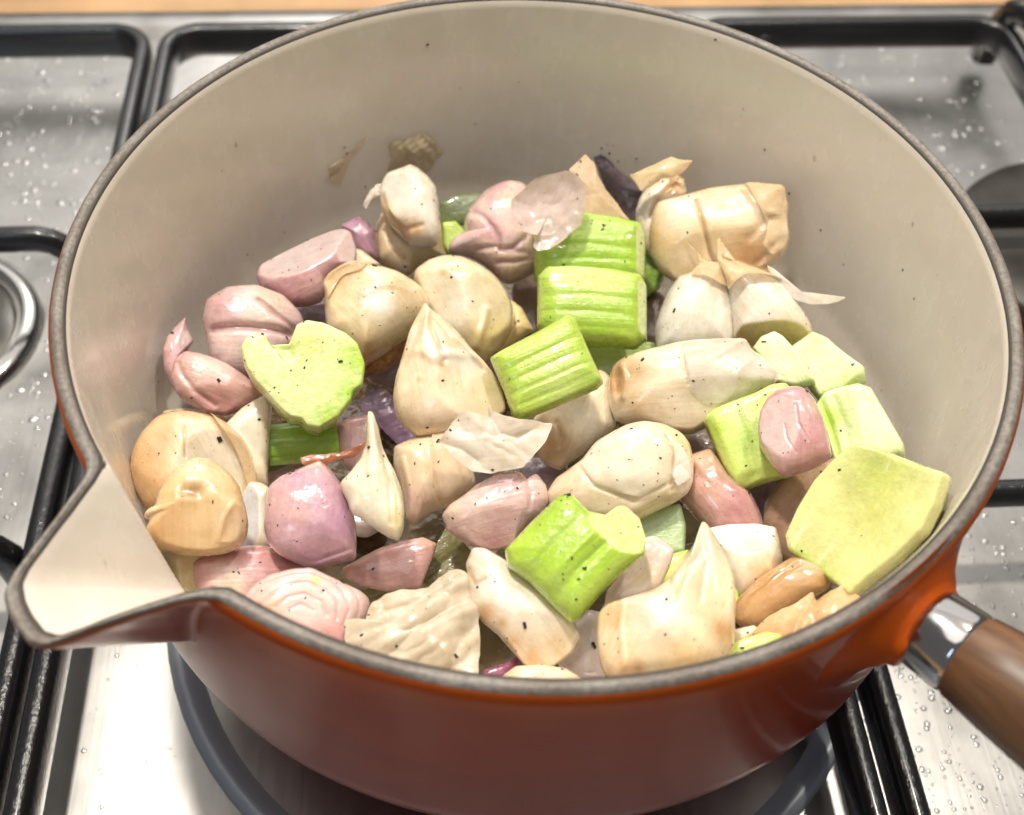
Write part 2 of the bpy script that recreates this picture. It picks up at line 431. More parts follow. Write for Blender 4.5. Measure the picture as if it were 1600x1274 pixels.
def socket():
    V = lathe_axis(sock)
    up = V[..., 2] > 0
    V[..., 2] = np.where(up, V[..., 2] * 0.55, V[..., 2] * 1.0)
    V[..., 0] -= np.where(V[..., 0] < 0.1035, 0.5 * V[..., 1] ** 2 / 0.1 * 1.02 - 0.0012, 0)       # the socket stays below the rim, swells downwards
    mb = MB(); mb.grid(V, (1, 1, 1), wrap=True)
    o = link('handle_socket', mb.mesh('handle_socket', [M['enamel_out']]), pan); o.matrix_local = HM
socket()
handle_part('ferrule', [(0.1045, 0.0001), (0.1045, 0.0072), (0.1050, 0.0077), (0.1060, 0.0079), (0.1122, 0.0081), (0.1130, 0.0079), (0.1134, 0.0073), (0.1134, 0.0001)], M['ferrule'])
handle_part('wooden_grip', [(0.1128, 0.0001), (0.1128, 0.0076), (0.1136, 0.0082), (0.121, 0.0092), (0.135, 0.0106), (0.150, 0.0116), (0.165, 0.0121), (0.19, 0.0118), (0.22, 0.0122), (0.245, 0.0124), (0.258, 0.011), (0.263, 0.006), (0.264, 0.0001)], M['wood'], 1.0, 1.0)

# ------------------------------------------------------------------ hob
HROT = math.radians(6.3)
def hob(u, v, z):
    return np.array([u * math.cos(HROT) - v * math.sin(HROT), u * math.sin(HROT) + v * math.cos(HROT), z])
HOBM = Matrix.Rotation(HROT, 4, 'Z')
STEEL = -0.125
def structure(o): o['kind'] = 'structure'; return o
# worktop (ground of the picture)
mb = MB()
mb.raw([(-1.2, -0.7, -0.131), (1.2, -0.7, -0.131), (1.2, 0.9, -0.131), (-1.2, 0.9, -0.131), (-1.2, -0.7, -0.16), (1.2, -0.7, -0.16), (1.2, 0.9, -0.16), (-1.2, 0.9, -0.16)],
       [(0, 1, 2, 3), (7, 6, 5, 4), (0, 4, 5, 1), (1, 5, 6, 2), (2, 6, 7, 3), (3, 7, 4, 0)], (1, 1, 1))
o = structure(link('worktop', mb.mesh('worktop', [M['worktop']], False), None, HOBM))
# hob plate: pressed sheet with raised rounded rear lip
hobplate = tag(link('gas_hob', None, None, HOBM), 'stainless steel gas hob plate sprinkled with water droplets under the saucepan', 'hob')
pv = [(-0.28, -0.1300), (-0.278, STEEL + 0.001), (-0.274, STEEL + 0.0015), (-0.268, STEEL), (-0.1, STEEL), (0.1, STEEL), (0.262, STEEL), (0.2665, STEEL + 0.0004), (0.2700, STEEL + 0.0022), (0.2735, STEEL + 0.0032), (0.279, STEEL + 0.0033), (0.2835, STEEL + 0.0028), (0.2862, STEEL + 0.0006), (0.2868, -0.1312)]
us = np.linspace(-0.46, 0.46, 24)
V = np.array([[(u, v, z) for u in us] for v, z in pv])
mb = MB(); mb.grid(V, (1, 1, 1), flip=False)
mb.f = [f[::-1] for f in mb.f]
plate = link('plate', mb.mesh('plate', [M['steel']]), hobplate)
def lathe_z(prof, n=72):
    t = np.linspace(0, 2 * np.pi, n, endpoint=False); prof = np.array(prof, float)
    return np.stack([prof[:, 0][:, None] * np.cos(t), prof[:, 0][:, None] * np.sin(t), np.broadcast_to(prof[:, 1][:, None], (len(prof), n))], -1)
def burner(u, v, label, parts):
    e = link('burner', None); w = hob(u, v, STEEL); e.matrix_world = Matrix.Translation(w)
    tag(e, label, 'burner')
    for nm, pr, mt in parts:
        mb = MB(); mb.grid(lathe_z(pr), (1, 1, 1), wrap=True)
        link(nm, mb.mesh(nm, [mt]), e)
    return e
burner(-0.192, 0.099, 'gas burner with a bright chrome ring beside the spout side of the saucepan',
       [('ring', [(0.039, 0.0002), (0.038, 0.003), (0.0345, 0.0048), (0.032, 0.0042), (0.0305, 0.0022), (0.0302, 0.0003)], M['chrome']),
        ('burner_body', [(0.0300, 0.0004), (0.029, 0.002), (0.026, 0.003), (0.025, 0.010), (0.022, 0.0105), (0.0005, 0.0105)], M['alu']),
        ('cap', [(0.0225, 0.0107), (0.0228, 0.014), (0.021, 0.0158), (0.012, 0.0165), (0.0005, 0.0166)], M['cap'])])
burner(0.207, 0.110, 'dark burner cap under a black grate bar behind the handle side of the pan',
       [('burner_body', [(0.046, 0.0003), (0.045, 0.003), (0.038, 0.004), (0.037, 0.012), (0.0005, 0.0122)], M['alu']),
        ('cap', [(0.0445, 0.0124), (0.0452, 0.017), (0.0435, 0.0195), (0.033, 0.0205), (0.0005, 0.0206)], M['cap'])])
burner(0.0, -0.002, 'wide round burner with a pressed grey ring directly beneath the saucepan',
       [('ring', [(0.1005, 0.0002), (0.0998, 0.0022), (0.0985, 0.0034), (0.0965, 0.0032), (0.0945, 0.0018), (0.0925, 0.0004)], M['dish']),
        ('burner_body', [(0.036, 0.0003), (0.034, 0.006), (0.030, 0.016), (0.0005, 0.0162)], M['alu']),
        ('cap', [(0.032, 0.0164), (0.0325, 0.021), (0.029, 0.0238), (0.0005, 0.0242)], M['cap'])])

def tube(path, rw, rh, n=14, ends=True):
    """rounded-rectangle bar swept along a path (list of 3-D points)"""
    P = np.array(path, float)
    T = np.gradient(P, axis=0); T /= np.linalg.norm(T, axis=1)[:, None]
    up = np.array([0, 0, 1.0])
    S = np.cross(T, up); nn = np.linalg.norm(S, axis=1)
    S = np.where(nn[:, None] > 0.2, S / np.maximum(nn, 1e-6)[:, None], np.array([0, 1.0, 0]))
    Un = np.cross(S, T)
    t = np.linspace(0, 2 * np.pi, n, endpoint=False)
    cs = np.sign(np.cos(t)) * np.abs(np.cos(t)) ** 0.7; sn = np.sign(np.sin(t)) * np.abs(np.sin(t)) ** 0.7
    V = P[:, None] + S[:, None] * (cs * rw)[None, :, None] + Un[:, None] * (sn * rh)[None, :, None]
    mb = MB(); b = mb.grid(V, (1, 1, 1), wrap=True, flip=True)
    if ends:
        mb.fan(list(range(n)), P[0], (1, 1, 1)); mb.fan(list(range(b + (len(P) - 1) * n, b + len(P) * n)), P[-1], (1, 1, 1), flip=True)
    return mb
def rrect(u0, u1, v0, v1, r, z):
    pts = []
    for cu, cv, a0 in ((u1 - r, v1 - r, 0), (u0 + r, v1 - r, 90), (u0 + r, v0 + r, 180), (u1 - r, v0 + r, 270)):
        for k in range(9):
            t = math.radians(a0 + k * 11.25); pts.append((cu + r * math.cos(t), cv + r * math.sin(t), z))
    return pts
BW = 0.0034
def grate(label, u0, u1, v0, v1, fingers, feet, post=None):
    e = tag(link('pan_grate', None, None, HOBM), label, 'grate', 'black pan grates')
    pts = rrect(u0, u1, v0, v1, 0.013, -0.1035)
    P = pts + [pts[0]]
    out = []                                               # resample the straights
    for a, b2 in zip(P[:-1], P[1:]):
        out.append(a)
        if np.linalg.norm(np.subtract(a, b2)) > 0.02:
            for k in range(1, 8): out.append(tuple(np.array(a) + (np.array(b2) - np.array(a)) * k / 8))
    P = np.array(out); n = 14
    T = np.roll(P, -1, 0) - np.roll(P, 1, 0); T /= np.linalg.norm(T, axis=1)[:, None]
    S = np.cross(T, [0, 0, 1.0])
    t = np.linspace(0, 2 * np.pi, n, endpoint=False)
    cs = np.sign(np.cos(t)) * np.abs(np.cos(t)) ** 0.6; sn = np.sign(np.sin(t)) * np.abs(np.sin(t)) ** 0.6
    V = P[:, None] + S[:, None] * (cs * BW)[None, :, None] + np.array([0, 0, 1.0]) * (sn * 0.0068)[None, :, None]
    V = np.concatenate([V, V[:1]])
    mb = MB(); mb.grid(V, (1, 1, 1), wrap=True, flip=True)
    link('frame', mb.mesh('frame', [M['grate']]), e)
    for path in fingers:
        mb = tube(path, 0.0030, 0.0044); link('finger', mb.mesh('finger', [M['grate']]), e)
    for (u, v) in feet:
        mb = tube([(u, v, -0.1025), (u, v, -0.110), (u, v, -0.1175), (u, v, STEEL + 0.0002)], 0.0042, 0.0042); link('foot', mb.mesh('foot', [M['grate']]), e)
    if post is not None:
        u, v = post
        mb = tube([(u - 0.001, v + 0.004, -0.118), (u, v + 0.003, -0.108), (u + 0.001, v + 0.001, -0.098), (u + 0.002, v - 0.002, -0.092), (u + 0.004, v - 0.006, -0.0895), (u + 0.008, v - 0.014, -0.090)], 0.0052, 0.0052)
        link('hinge_post', mb.mesh('hinge_post', [M['grate']]), e)
    return e
def finger_path(u_frame, v, u_in, dirv=0.0, top=-0.0925, drop=-0.1040):
    s = 1 if u_in > u_frame else -1
    pts = [(u_frame, v, drop), (u_frame + s * 0.0012, v, -0.1005), (u_frame + s * 0.0035, v, -0.0968), (u_frame + s * 0.0070, v, -0.0939), (u_frame + s * 0.0115, v, top), (u_frame + s * 0.017, v, top)]
    for k in np.linspace(0, 1, 6)[1:]:
        pts.append((u_frame + s * 0.017 + (u_in - u_frame - s * 0.017) * k, v + dirv * k, top))
    return pts
VF, VB = -0.22, 0.2345
grate('black grate beside the spout, its side bar paired with the grate under the pan', -0.33, -0.1300, VF, VB,
      [finger_path(-0.1365, 0.109, -0.172, drop=-0.114), finger_path(-0.1365, -0.005, -0.172, drop=-0.114)], [(-0.26, VB), (-0.1300, -0.19), (-0.1300, 0.05), (-0.33, 0.0)])
grate('black grate carrying the saucepan, mostly hidden beneath it', -0.1215, 0.0765, VF, VB,
      [finger_path(-0.1215, 0.0, -0.040), finger_path(0.0765, 0.0, 0.040)] +
      [[(0, v, -0.1040), (0, v - s * 0.003, -0.0975), (0, v - s * 0.0075, -0.0938), (0, v - s * 0.013, -0.0925), (0, v - s * 0.03, -0.0925), (0, s * 0.04, -0.0925)] for s, v in ((1, VB),)],
      [(-0.06, VB), (0.05, VB), (-0.1215, -0.19), (0.0765, -0.19), (-0.1215, 0.05), (0.0765, 0.05)])
grate('black grate on the handle side with a rounded hinge post at its rear corner', 0.0865, 0.2165, VF, VB,
      [finger_path(0.0865, 0.1095, 0.212), finger_path(0.0865, -0.003, 0.200)], [(0.118, VB), (0.0865, -0.19), (0.0865, 0.05), (0.2165, 0.0)], post=(0.2155, 0.2325))

# ------------------------------------------------------------------ food builders
CREAM = np.array((.81, .695, .515)); WHITE = np.array((.84, .795, .72)); TAN = np.array((.62, .40, .20)); PALEY = np.array((.76, .66, .38)); BROWN = np.array((.34, .19, .08))
PINK = np.array((.61, .38, .365)); PURPLE = np.array((.48, .285, .345)); FLESHP = np.array((.72, .59, .545)); BROWNP = np.array((.46, .29, .20))
GREEN = np.array((.38, .56, .065)); PALEG = np.array((.68, .75, .37)); DEEPG = np.array((.27, .42, .07)); YGREEN = np.array((.57, .62, .20))
MAXR_PTS = np.array([(p[1], p[0]) for p in prof_in if p[0] > 0.05])
def wall_r(z):
    o_ = np.argsort(MAXR_PTS[:, 0]); return np.interp(z, MAXR_PTS[o_, 0], MAXR_PTS[o_, 1])
SETTLED = []
FOOD = []                # (world verts, faces) for scattering the pepper
PLACED = []
def frame(A, B, zA, zB, roll, up=None):
    a = at(A[0], A[1], zA); b = at(B[0], B[1], zB)
    X = nvec(b - a); mid = (a + b) / 2
    up = nvec(CAM_LOC - mid) if up is None else nvec(np.array(up, float))
    Z = nvec(up - X * (up @ X)); Y = np.cross(Z, X)
    c, s = math.cos(math.radians(roll)), math.sin(math.radians(roll))
    Y, Z = c * Y + s * Z, -s * Y + c * Z
    return a, X, Y, Z, np.linalg.norm(b - a), np.linalg.norm(mid - CAM_LOC) / FPX
def settle(parts, a, X, Y, Z, tol=0.0012, name=''):
    """slide a piece along its line of sight until it clears the pan's floor and wall"""
    L = np.concatenate([p.arr() for p in parts])
    R3 = np.stack([X, Y, Z], 1)
    Wd = L @ R3.T + a
    cen = Wd.mean(0); d = nvec(CAM_LOC - cen)
    t = 0.0; lat = 0.0
    inw = -np.array([cen[0], cen[1], 0.0]) / max(np.hypot(cen[0], cen[1]), 1e-6)
    for k in range(90):
        q = Wd + d * t + inw * lat
        low = q[:, 2].min() < FLOOR + 0.0006
        out = (np.hypot(q[:, 0], q[:, 1]) - wall_r(np.clip(q[:, 2], FLOOR, 0))).max() > 0.0008
        if not (low or out): break
        if low or t < 0.0055: t += 0.0007
        else: lat += 0.0005
    if t > 0.008 or lat > 0.003: SETTLED.append((name, round(t * 1000, 1), round(lat * 1000, 1)))
    sc = 1 - t / np.linalg.norm(CAM_LOC - cen)               # keep the piece's true proportion to its neighbours
    for p_ in parts: p_.v = [p_.arr() * sc]
    return (cen + d * t + inw * lat) - ((cen - a) * sc)
def world(a, X, Y, Z):
    return Matrix(((X[0], Y[0], Z[0], a[0]), (X[1], Y[1], Z[1], a[1]), (X[2], Y[2], Z[2], a[2]), (0, 0, 0, 1)))
def emit(name, label, cat, group, parts, fr):
    """parts: list of (part name, MB, [materials])"""
    a, X, Y, Z = fr[:4]
    a = settle([p[1] for p in parts], a, X, Y, Z, name=label)
    mw = world(a, X, Y, Z); R3 = np.stack([X, Y, Z], 1)
    if len(parts) == 1:
        o = link(name, parts[0][1].mesh(name, parts[0][2]), None, mw)
    else:
        o = link(name, None, None, mw)
        for pn, mb, mats in parts: link(pn, mb.mesh(pn, mats), o)
    tag(o, label, cat, group)
    for pn, mb, mats in parts:
        FOOD.append((mb.arr() @ R3.T + a, mb.f))
    return o

def poly_pts(pts, z=None):
    pts = np.array(pts, float)
    if z is not None: pts = np.array(z[:2]) + pts * z[2]
    return pts
def resample(pts, n, closed=True, smooth=2):
    p = np.concatenate([pts, pts[:1]]) if closed else pts
    d = np.concatenate([[0], np.cumsum(np.linalg.norm(np.diff(p, axis=0), axis=1))])
    t = np.linspace(0, d[-1], n, endpoint=not closed)
    q = np.stack([np.interp(t, d, p[:, 0]), np.interp(t, d, p[:, 1])], -1)
    for _ in range(smooth):
        if closed: q = .25 * np.roll(q, 1, 0) + .5 * q + .25 * np.roll(q, -1, 0)
    return q
def line_dist(P, line):
    """distance from points P (...,2) to a polyline"""
    best = np.full(P.shape[:-1], 1e9)
    for a, b in zip(line[:-1], line[1:]):
        ab = b - a; t = np.clip(((P - a) @ ab) / max(ab @ ab, 1e-9), 0, 1)
        best = np.minimum(best, np.linalg.norm(P - a - t[..., None] * ab, axis=-1))
    return best
def softmin(a, b, k):
    h = np.clip(.5 + .5 * (b - a) / k, 0, 1)
    return b * (1 - h) + a * h - k * h * (1 - h), h
GROW = 1.035
def solid(name, label, cat, group, outline, z, T=None, Tb=None, n=2.3, col=None, spots=(), axis=None, facets=(), creases=(), cuts=(), dish=0.0, lump=.028, lean=12, side=0,
          mats=('clove', 'clove'), Z=None, centre=None, seed=1, skins=(), N_=120, rings=46, crumple=0.0, streak=0.0, smooth=2, up=None, edge=None, grow=None, ctrim=6):
    """a rounded piece of vegetable: its outline gives the girth, T / Tb its thickness above and below the girth line.
    facets: (p, q, height, slope) planes that flatten one side; cuts: the same plus colour (sliced faces); creases: (line, depth, width[, colour])"""
    pz = lambda q: poly_pts(q, Z)
    ol = resample(pz(outline), N_, True, smooth)
    cen = ol.mean(0) if centre is None else pz([centre])[0]
    ol = cen + (ol - cen) * (GROW if grow is None else grow)
    P0 = at(cen[0], cen[1], z)
    px = np.linalg.norm(P0 - CAM_LOC) / FPX
    zc = nvec(CAM_LOC - P0) if up is None else nvec(np.array(up, float))
    X = nvec(np.cross(_up, zc)); Y = np.cross(zc, X)
    a_ = math.radians(lean); Y2 = math.cos(a_) * Y - math.sin(a_) * zc; Zc = math.cos(a_) * zc + math.sin(a_) * Y
    b_ = math.radians(side); X2 = math.cos(b_) * X + math.sin(b_) * Zc; Zc = math.cos(b_) * Zc - math.sin(b_) * X
    sxy = np.array([1 / math.cos(b_), 1 / math.cos(a_)])
    wid = min(np.ptp(ol[:, 0]), np.ptp(ol[:, 1]))
    T = .42 * wid if T is None else T; Tb = .34 * wid if Tb is None else Tb
    t = np.linspace(0, 1, rings) ** .85
    G = cen + t[:, None, None] * (ol - cen)[None]
    tt = np.broadcast_to(t[:, None], G.shape[:2])
    R_ = wid / 2
    P3 = np.concatenate([(G - cen) / (2 * R_), np.zeros(G.shape[:2] + (1,))], -1)
    col = np.array(col, float)
    def height(G, tt, P3, Tm, front=True):
        h = Tm * np.maximum(1 - tt ** n, 0) ** .5
        fac = []
        if front:
            for (p, q, h0, sl) in [f[:4] for f in facets] + [c[:4] for c in cuts]:
                p_, q_ = pz([p, q]); d = q_ - p_; d = d / np.linalg.norm(d)
                side_ = (G - p_) @ np.array([-d[1], d[0]])       # > 0 to the right of p->q as seen (y down)
                sc0 = (cen - p_) @ np.array([-d[1], d[0]])
                if abs(sc0) > .07 * wid: sl = abs(sl) * (-1 if sc0 > 0 else 1)      # planes always fall away from the middle
                pl = h0 * Tm - sl * side_
                h, w_ = softmin(h, pl, .06 * Tm)
                fac.append(1 - w_)
            if dish: h = h - dish * Tm * np.exp(-(tt / .62) ** 2)
            for c in creases:
                ln = pz(c[0]); d = line_dist(G, ln)
                h = h - c[1] * np.exp(-(d / c[2]) ** 2) * np.clip((1 - tt) * ctrim, 0, 1)
        h = h + noise(P3, seed + (1 if front else 2), 3.0, 3) * lump * R_ * np.clip((1 - tt ** 2) * 2, 0, 1)
        if crumple:
            h = h + (np.abs(noise(P3, seed + 5, 4.5, 4)) - .3) * crumple * R_ * np.clip((1 - tt) * 5, 0.15, 1)
        return h, fac
    hf, fac = height(G, tt, P3, T)
    C = np.broadcast_to(col, G.shape[:2] + (3,)).copy()
    C *= 1 + .05 * noise(P3, seed + 9, 2.5, 2)[..., None]
    for sp in spots:
        sx, sy = pz([sp[:2]])[0]; rr_ = sp[2] * (Z[2] if Z else 1)
        w_ = np.exp(-((np.linalg.norm(G - (sx, sy), axis=-1) + noise(P3, seed + 15, 6, 2) * .25 * rr_) / rr_) ** 2)[..., None] * (sp[4] if len(sp) > 4 else 1)
        C = C * (1 - w_) + np.array(sp[3]) * w_
    if edge is not None:
        w_ = np.clip((tt - edge[1]) / (1 - edge[1]), 0, 1)[..., None] ** 1.5; C = C * (1 - w_) + np.array(edge[0]) * w_
    cutw = np.zeros(G.shape[:2])
    for c, w_ in zip(cuts, fac[len(facets):]):
        w2 = np.clip((w_ - .35) / .4, 0, 1)
        cw = w2[..., None]
        C = C * (1 - cw) + np.array(c[4]) * cw; cutw = np.maximum(cutw, w2)
    for c in creases:
        if len(c) > 3:
            d = line_dist(G, pz(c[0])); w_ = np.exp(-(d / (c[2] * .8)) ** 2)[..., None] * .8; C = C * (1 - w_) + np.array(c[3]) * w_
    if axis is None:
        u_, s_, vt = np.linalg.svd(ol - cen, full_matrices=False); ax = vt[0]
    else:
        p_, q_ = pz([axis[0], axis[1]]); ax = (q_ - p_) / np.linalg.norm(q_ - p_)
    ay = np.array([-ax[1], ax[0]])
    uv = np.stack([(G - cen) @ ax * px * 100, (G - cen) @ ay * px * 100], -1)
    def to3(G, h):
        xy = (G - cen) * np.array([1, -1]) * px * sxy
        return np.concatenate([xy, (h * px)[..., None]], -1)
    mb = MB()
    Vf = to3(G, hf)
    mb.grid(Vf, np.clip(C, 0, 1), uv, 0, wrap=True, flip=False)
    ncell = len(mb.f)
    if cuts:                                                 # sliced faces take the flesh material
        fm = (cutw[:-1] > .5).ravel()
        mb.m = [1 if q else 0 for q in fm]
    kb = np.linspace(0, 1, 20)[::-1]
    Gb = cen + kb[:, None, None] * (ol - cen)[None]; tb = np.broadcast_to(kb[:, None], Gb.shape[:2])
    hb, _ = height(Gb, tb, np.concatenate([(Gb - cen) / (2 * R_), np.ones(Gb.shape[:2] + (1,))], -1), Tb, False)
    hb[0] = -hf[-1]
    uvb = np.stack([(Gb - cen) @ ax * px * 100, (Gb - cen) @ ay * px * 100], -1)
    mb.grid(to3(Gb, -hb), np.clip(np.broadcast_to(C[-1] * .0 + col, Gb.shape[:2] + (3,)), 0, 1), uvb, 0, wrap=True, flip=False)
    parts = [('flesh' if skins else name, mb, [M[mats[0]], M[mats[1]]])]
    for k in skins:
        so = resample(pz(k['outline']), 90, True, 1); sc_ = so.mean(0)
        ts = np.linspace(0, 1, 30); GS = sc_ + ts[:, None, None] * (so - sc_)[None]
        # height of the body under the skin, by nearest ring/angle lookup
        flat = G.reshape(-1, 2); hfl = hf.ravel(); hs_ = np.zeros(GS.shape[:2])
        for i in range(GS.shape[0]):
            d2 = ((GS[i][:, None] - flat[None]) ** 2).sum(-1)
            ix = np.argpartition(d2, 4, axis=1)[:, :4]
            w_ = 1 / (np.take_along_axis(d2, ix, 1) + 1.0); hs_[i] = (hfl[ix] * w_).sum(1) / w_.sum(1)
        ps = np.concatenate([(GS - sc_) / (2 * R_), np.full(GS.shape[:2] + (1,), 2.0)], -1)
        tS = np.broadcast_to(ts[:, None], GS.shape[:2])
        hs_ = hs_ + k.get('lift', 2.5) + np.abs(noise(ps, seed + 40, 5, 3)) * k.get('crumple', 4) * (.3 + tS) + k.get('curl', 6) * np.clip(noise(ps, seed + 44, 3.0, 2) + .35, 0, 1) * tS ** 4
        kc = np.array(k.get('col', (.84, .76, .62)))
        cs_ = kc * (1 + .06 * noise(ps, seed + 50, 4, 2)[..., None])
        uvs = np.stack([(GS - cen) @ ax * px * 100, (GS - cen) @ ay * px * 100], -1)
        sb = MB(); sb.grid(to3(GS, hs_), np.clip(cs_, 0, 1), uvs, 0, wrap=True)
        parts.append(('papery_skin', sb, [M[k.get('mat', 'skin')]]))
    return emit(name, label, cat, group, parts, (P0, X2, Y2, Zc))
GG = 'garlic cloves in the saucepan'; SG = 'shallot pieces in the saucepan'; CG = 'celery chunks in the saucepan'; FG = 'loose papery skins in the saucepan'
def garlic(label, outline, z, col, **k):
    k.setdefault('mats', ('clove', 'clove')); return solid('garlic_clove', label, 'garlic clove', GG, outline, z, col=col, **k)
def shal(label, outline, z, col, **k):
    k.setdefault('mats', ('shallot', 'shallot_cut')); return solid('shallot_wedge', label, 'shallot', SG, outline, z, col=col, **k)
def cel(label, outline, z, col, **k):
    k.setdefault('mats', ('celery', 'celery_cut')); k.setdefault('n', 14); return solid('celery_chunk', label, 'celery', CG, outline, z, col=col, **k)
def sheet(label, outline, z, col, Z=None, dome=10, crumple=.10, wave=.1, lean=12, side=0, seed=1, mat='skin', name='garlic_skin_flake', cat='skin flake', group=FG, th=1.2, on_wall=False, axis=None, folds=(), edgecurl=0.0, twist=0.0):
    """one thin sheet (skin, leaf): outline, doming and crumples, two faces a hair apart"""
    pz = lambda q: poly_pts(q, Z)
    ol = resample(pz(outline), 130, True, 1); cen = ol.mean(0)
    e3 = np.concatenate([(ol - cen) / 30.0, np.zeros((130, 1))], 1)
    ol = ol + np.stack([noise(e3, seed + 71, 2.5, 4), noise(e3, seed + 72, 2.5, 4)], -1) * 2.6
    t = np.linspace(0, 1, 44); G = cen + t[:, None, None] * (ol - cen)[None]; tt = np.broadcast_to(t[:, None], G.shape[:2])
    wid = max(np.ptp(ol[:, 0]), np.ptp(ol[:, 1])) / 2
    P3 = np.concatenate([(G - cen) / wid, np.zeros(G.shape[:2] + (1,))], -1)
    h = dome * (1 - tt ** 2) + (np.abs(noise(P3, seed + 5, 3.2, 4)) - .3) * crumple * wid + noise(P3, seed + 6, 2.0, 2) * wave * wid
    h = h + edgecurl * np.clip(noise(P3, seed + 7, 2.2, 2) + .2, 0, 1) * tt ** 4 + twist * ((G - cen)[..., 0] * (G - cen)[..., 1]) / wid
    for ln, dep, w in folds:
        d = line_dist(G, pz(ln)); h = h - dep * np.exp(-np.abs(d / w))
    C = np.array(col) * (1 + .08 * noise(P3, seed + 9, 4, 3)[..., None])
    if axis is None:
        vt = np.linalg.svd(ol - cen, full_matrices=False)[2]; ax = vt[0]
    else:
        p_, q_ = pz([axis[0], axis[1]]); ax = (q_ - p_) / np.linalg.norm(q_ - p_)
    ay = np.array([-ax[1], ax[0]])
    mb = MB()
    if on_wall:
        D = _fw + ((G[..., 0:1] - 800) / FPX) * _rt - ((G[..., 1:2] - 637) / FPX) * _up
        lo = np.full(G.shape[:2], .12); hi = np.full(G.shape[:2], .55)
        for _ in range(40):
            mid = (lo + hi) / 2; q = CAM_LOC + D * mid[..., None]
            ins = np.hypot(q[..., 0], q[..., 1]) < wall_r(np.clip(q[..., 2], FLOOR, 0)) - .0003
            ins = ins | (q[..., 2] > 0) & (np.hypot(q[..., 0], q[..., 1]) < .5)
            lo = np.where(ins, mid, lo); hi = np.where(ins, hi, mid)
        pxs = lo[0, 0] / FPX
        q = CAM_LOC + D * (lo - np.maximum(h + .3 * wid * crumple + .5, .5) * pxs)[..., None]
        a = q[0, 0].copy(); V = q - a
        uv = np.stack([(G - cen) @ ax * pxs * 100, (G - cen) @ ay * pxs * 100], -1)
        mb.grid(V, np.clip(C, 0, 1), uv, 0, wrap=True)
        X, Y, Zc = np.eye(3)
        o = link(name, mb.mesh(name, [M[mat]]), None, Matrix.Translation(a)); tag(o, label, cat, group); FOOD.append((V.reshape(-1, 3) + a, mb.f)); return o
    P0 = at(cen[0], cen[1], z); px = np.linalg.norm(P0 - CAM_LOC) / FPX
    zc = nvec(CAM_LOC - P0); X = nvec(np.cross(_up, zc)); Y = np.cross(zc, X)
    a_ = math.radians(lean); Y2 = math.cos(a_) * Y - math.sin(a_) * zc; Zc = math.cos(a_) * zc + math.sin(a_) * Y
    b_ = math.radians(side); X2 = math.cos(b_) * X + math.sin(b_) * Zc; Zc = math.cos(b_) * Zc - math.sin(b_) * X
    sxy = np.array([1 / math.cos(b_), 1 / math.cos(a_)])
    def to3(h): return np.concatenate([(G - cen) * np.array([1, -1]) * px * sxy, (h * px)[..., None]], -1)
    uv = np.stack([(G - cen) @ ax * px * 100, (G - cen) @ ay * px * 100], -1)
    mb.grid(to3(h), np.clip(C, 0, 1), uv, 0, wrap=True)
    mb.grid(to3(h - th), np.clip(C, 0, 1), uv, 0, wrap=True, flip=True)
    return emit(name, label, cat, group, [(name, mb, [M[mat]])], (P0, X2, Y2, Zc))

P_SHAL = [(0, .10), (.05, .30), (.14, .58), (.28, .85), (.48, 1.0), (.66, .96), (.82, .70), (.92, .38), (1, .10)]
P_EGG = [(0, .20), (.05, .45), (.15, .72), (.32, .95), (.5, 1.0), (.68, .95), (.85, .72), (.95, .42), (1, .18)]
def petal(label, A, B, zA, zB, w, arc_deg=150, roll=0, prof=P_EGG, u=(0.0, 1.0), col=PINK, incol=FLESHP, thick=.0014, seed=1, bend=(0, 0), mat='shallot', name='shallot_layer',
          curl=1.0, tear=.06, lump=.05, group='shallot pieces in the saucepan', cat='shallot'):
    """one loose curved layer of a shallot: a cupped shell with real thickness"""
    fr = frame(A, B, zA, zB, roll); L, px = fr[4], fr[5]
    al = math.radians(arc_deg); R = w * px / 2 / (math.sin(al / 2) if al < math.pi else 1.0)
    pf = smooth_profile(prof); s = np.linspace(u[0], u[1], 36); th = np.linspace(-al / 2, al / 2, 30)
    S, T = np.meshgrid(s, th, indexing='ij')
    ed = noise(np.stack([S * 4, T * 0, T * 0], -1), seed + 4, 2.5, 3)
    T = T * (1 + tear * ed)
    parts = MB()
    sh = []
    for off in (0.0, -thick):
        r = pf(S) * R + off * np.clip(pf(S) * 3, 0, 1)
        V = np.stack([(S - u[0]) / (u[1] - u[0]) * L, r * np.sin(T), -R * .55 + r * np.cos(T) * curl], -1)
        sh.append(V)
    uv = np.stack([S * L * 100, T * R * 100], -1)
    bl = noise(sh[0] / (2 * R), seed, 2.4, 2)[..., None]
    parts.grid(sh[0], np.clip(np.array(col) * (1 + .1 * bl), 0, 1), uv, 0, flip=False)
    parts.grid(sh[1], np.clip(np.array(incol) * (1 + .05 * bl), 0, 1), uv, 1, flip=True)
    ec = np.array(incol) * .97
    for sl, fl in ((np.s_[:, 0], True), (np.s_[:, -1], False), (np.s_[0, :], False), (np.s_[-1, :], True)):
        parts.grid(np.stack([sh[0][sl], sh[1][sl]]), ec, None, 1, flip=fl)
    def df(Vv):
        n = noise(Vv / (2 * R), seed + 11, 2.0, 2); n2 = noise(Vv / (2 * R), seed + 12, 2.0, 2)
        q = Vv[:, 0] / L * 2 - 1; Vv = Vv.copy()
        Vv[:, 1] += n * lump * R + bend[0] * L * (1 - q * q); Vv[:, 2] += n2 * lump * R + bend[1] * L * (1 - q * q)
        return Vv
    parts.deform(df)
    return emit(name, label, cat, group, [(name, parts, [M[mat], M['shallot_cut'] if mat == 'shallot' else M[mat]])], fr)

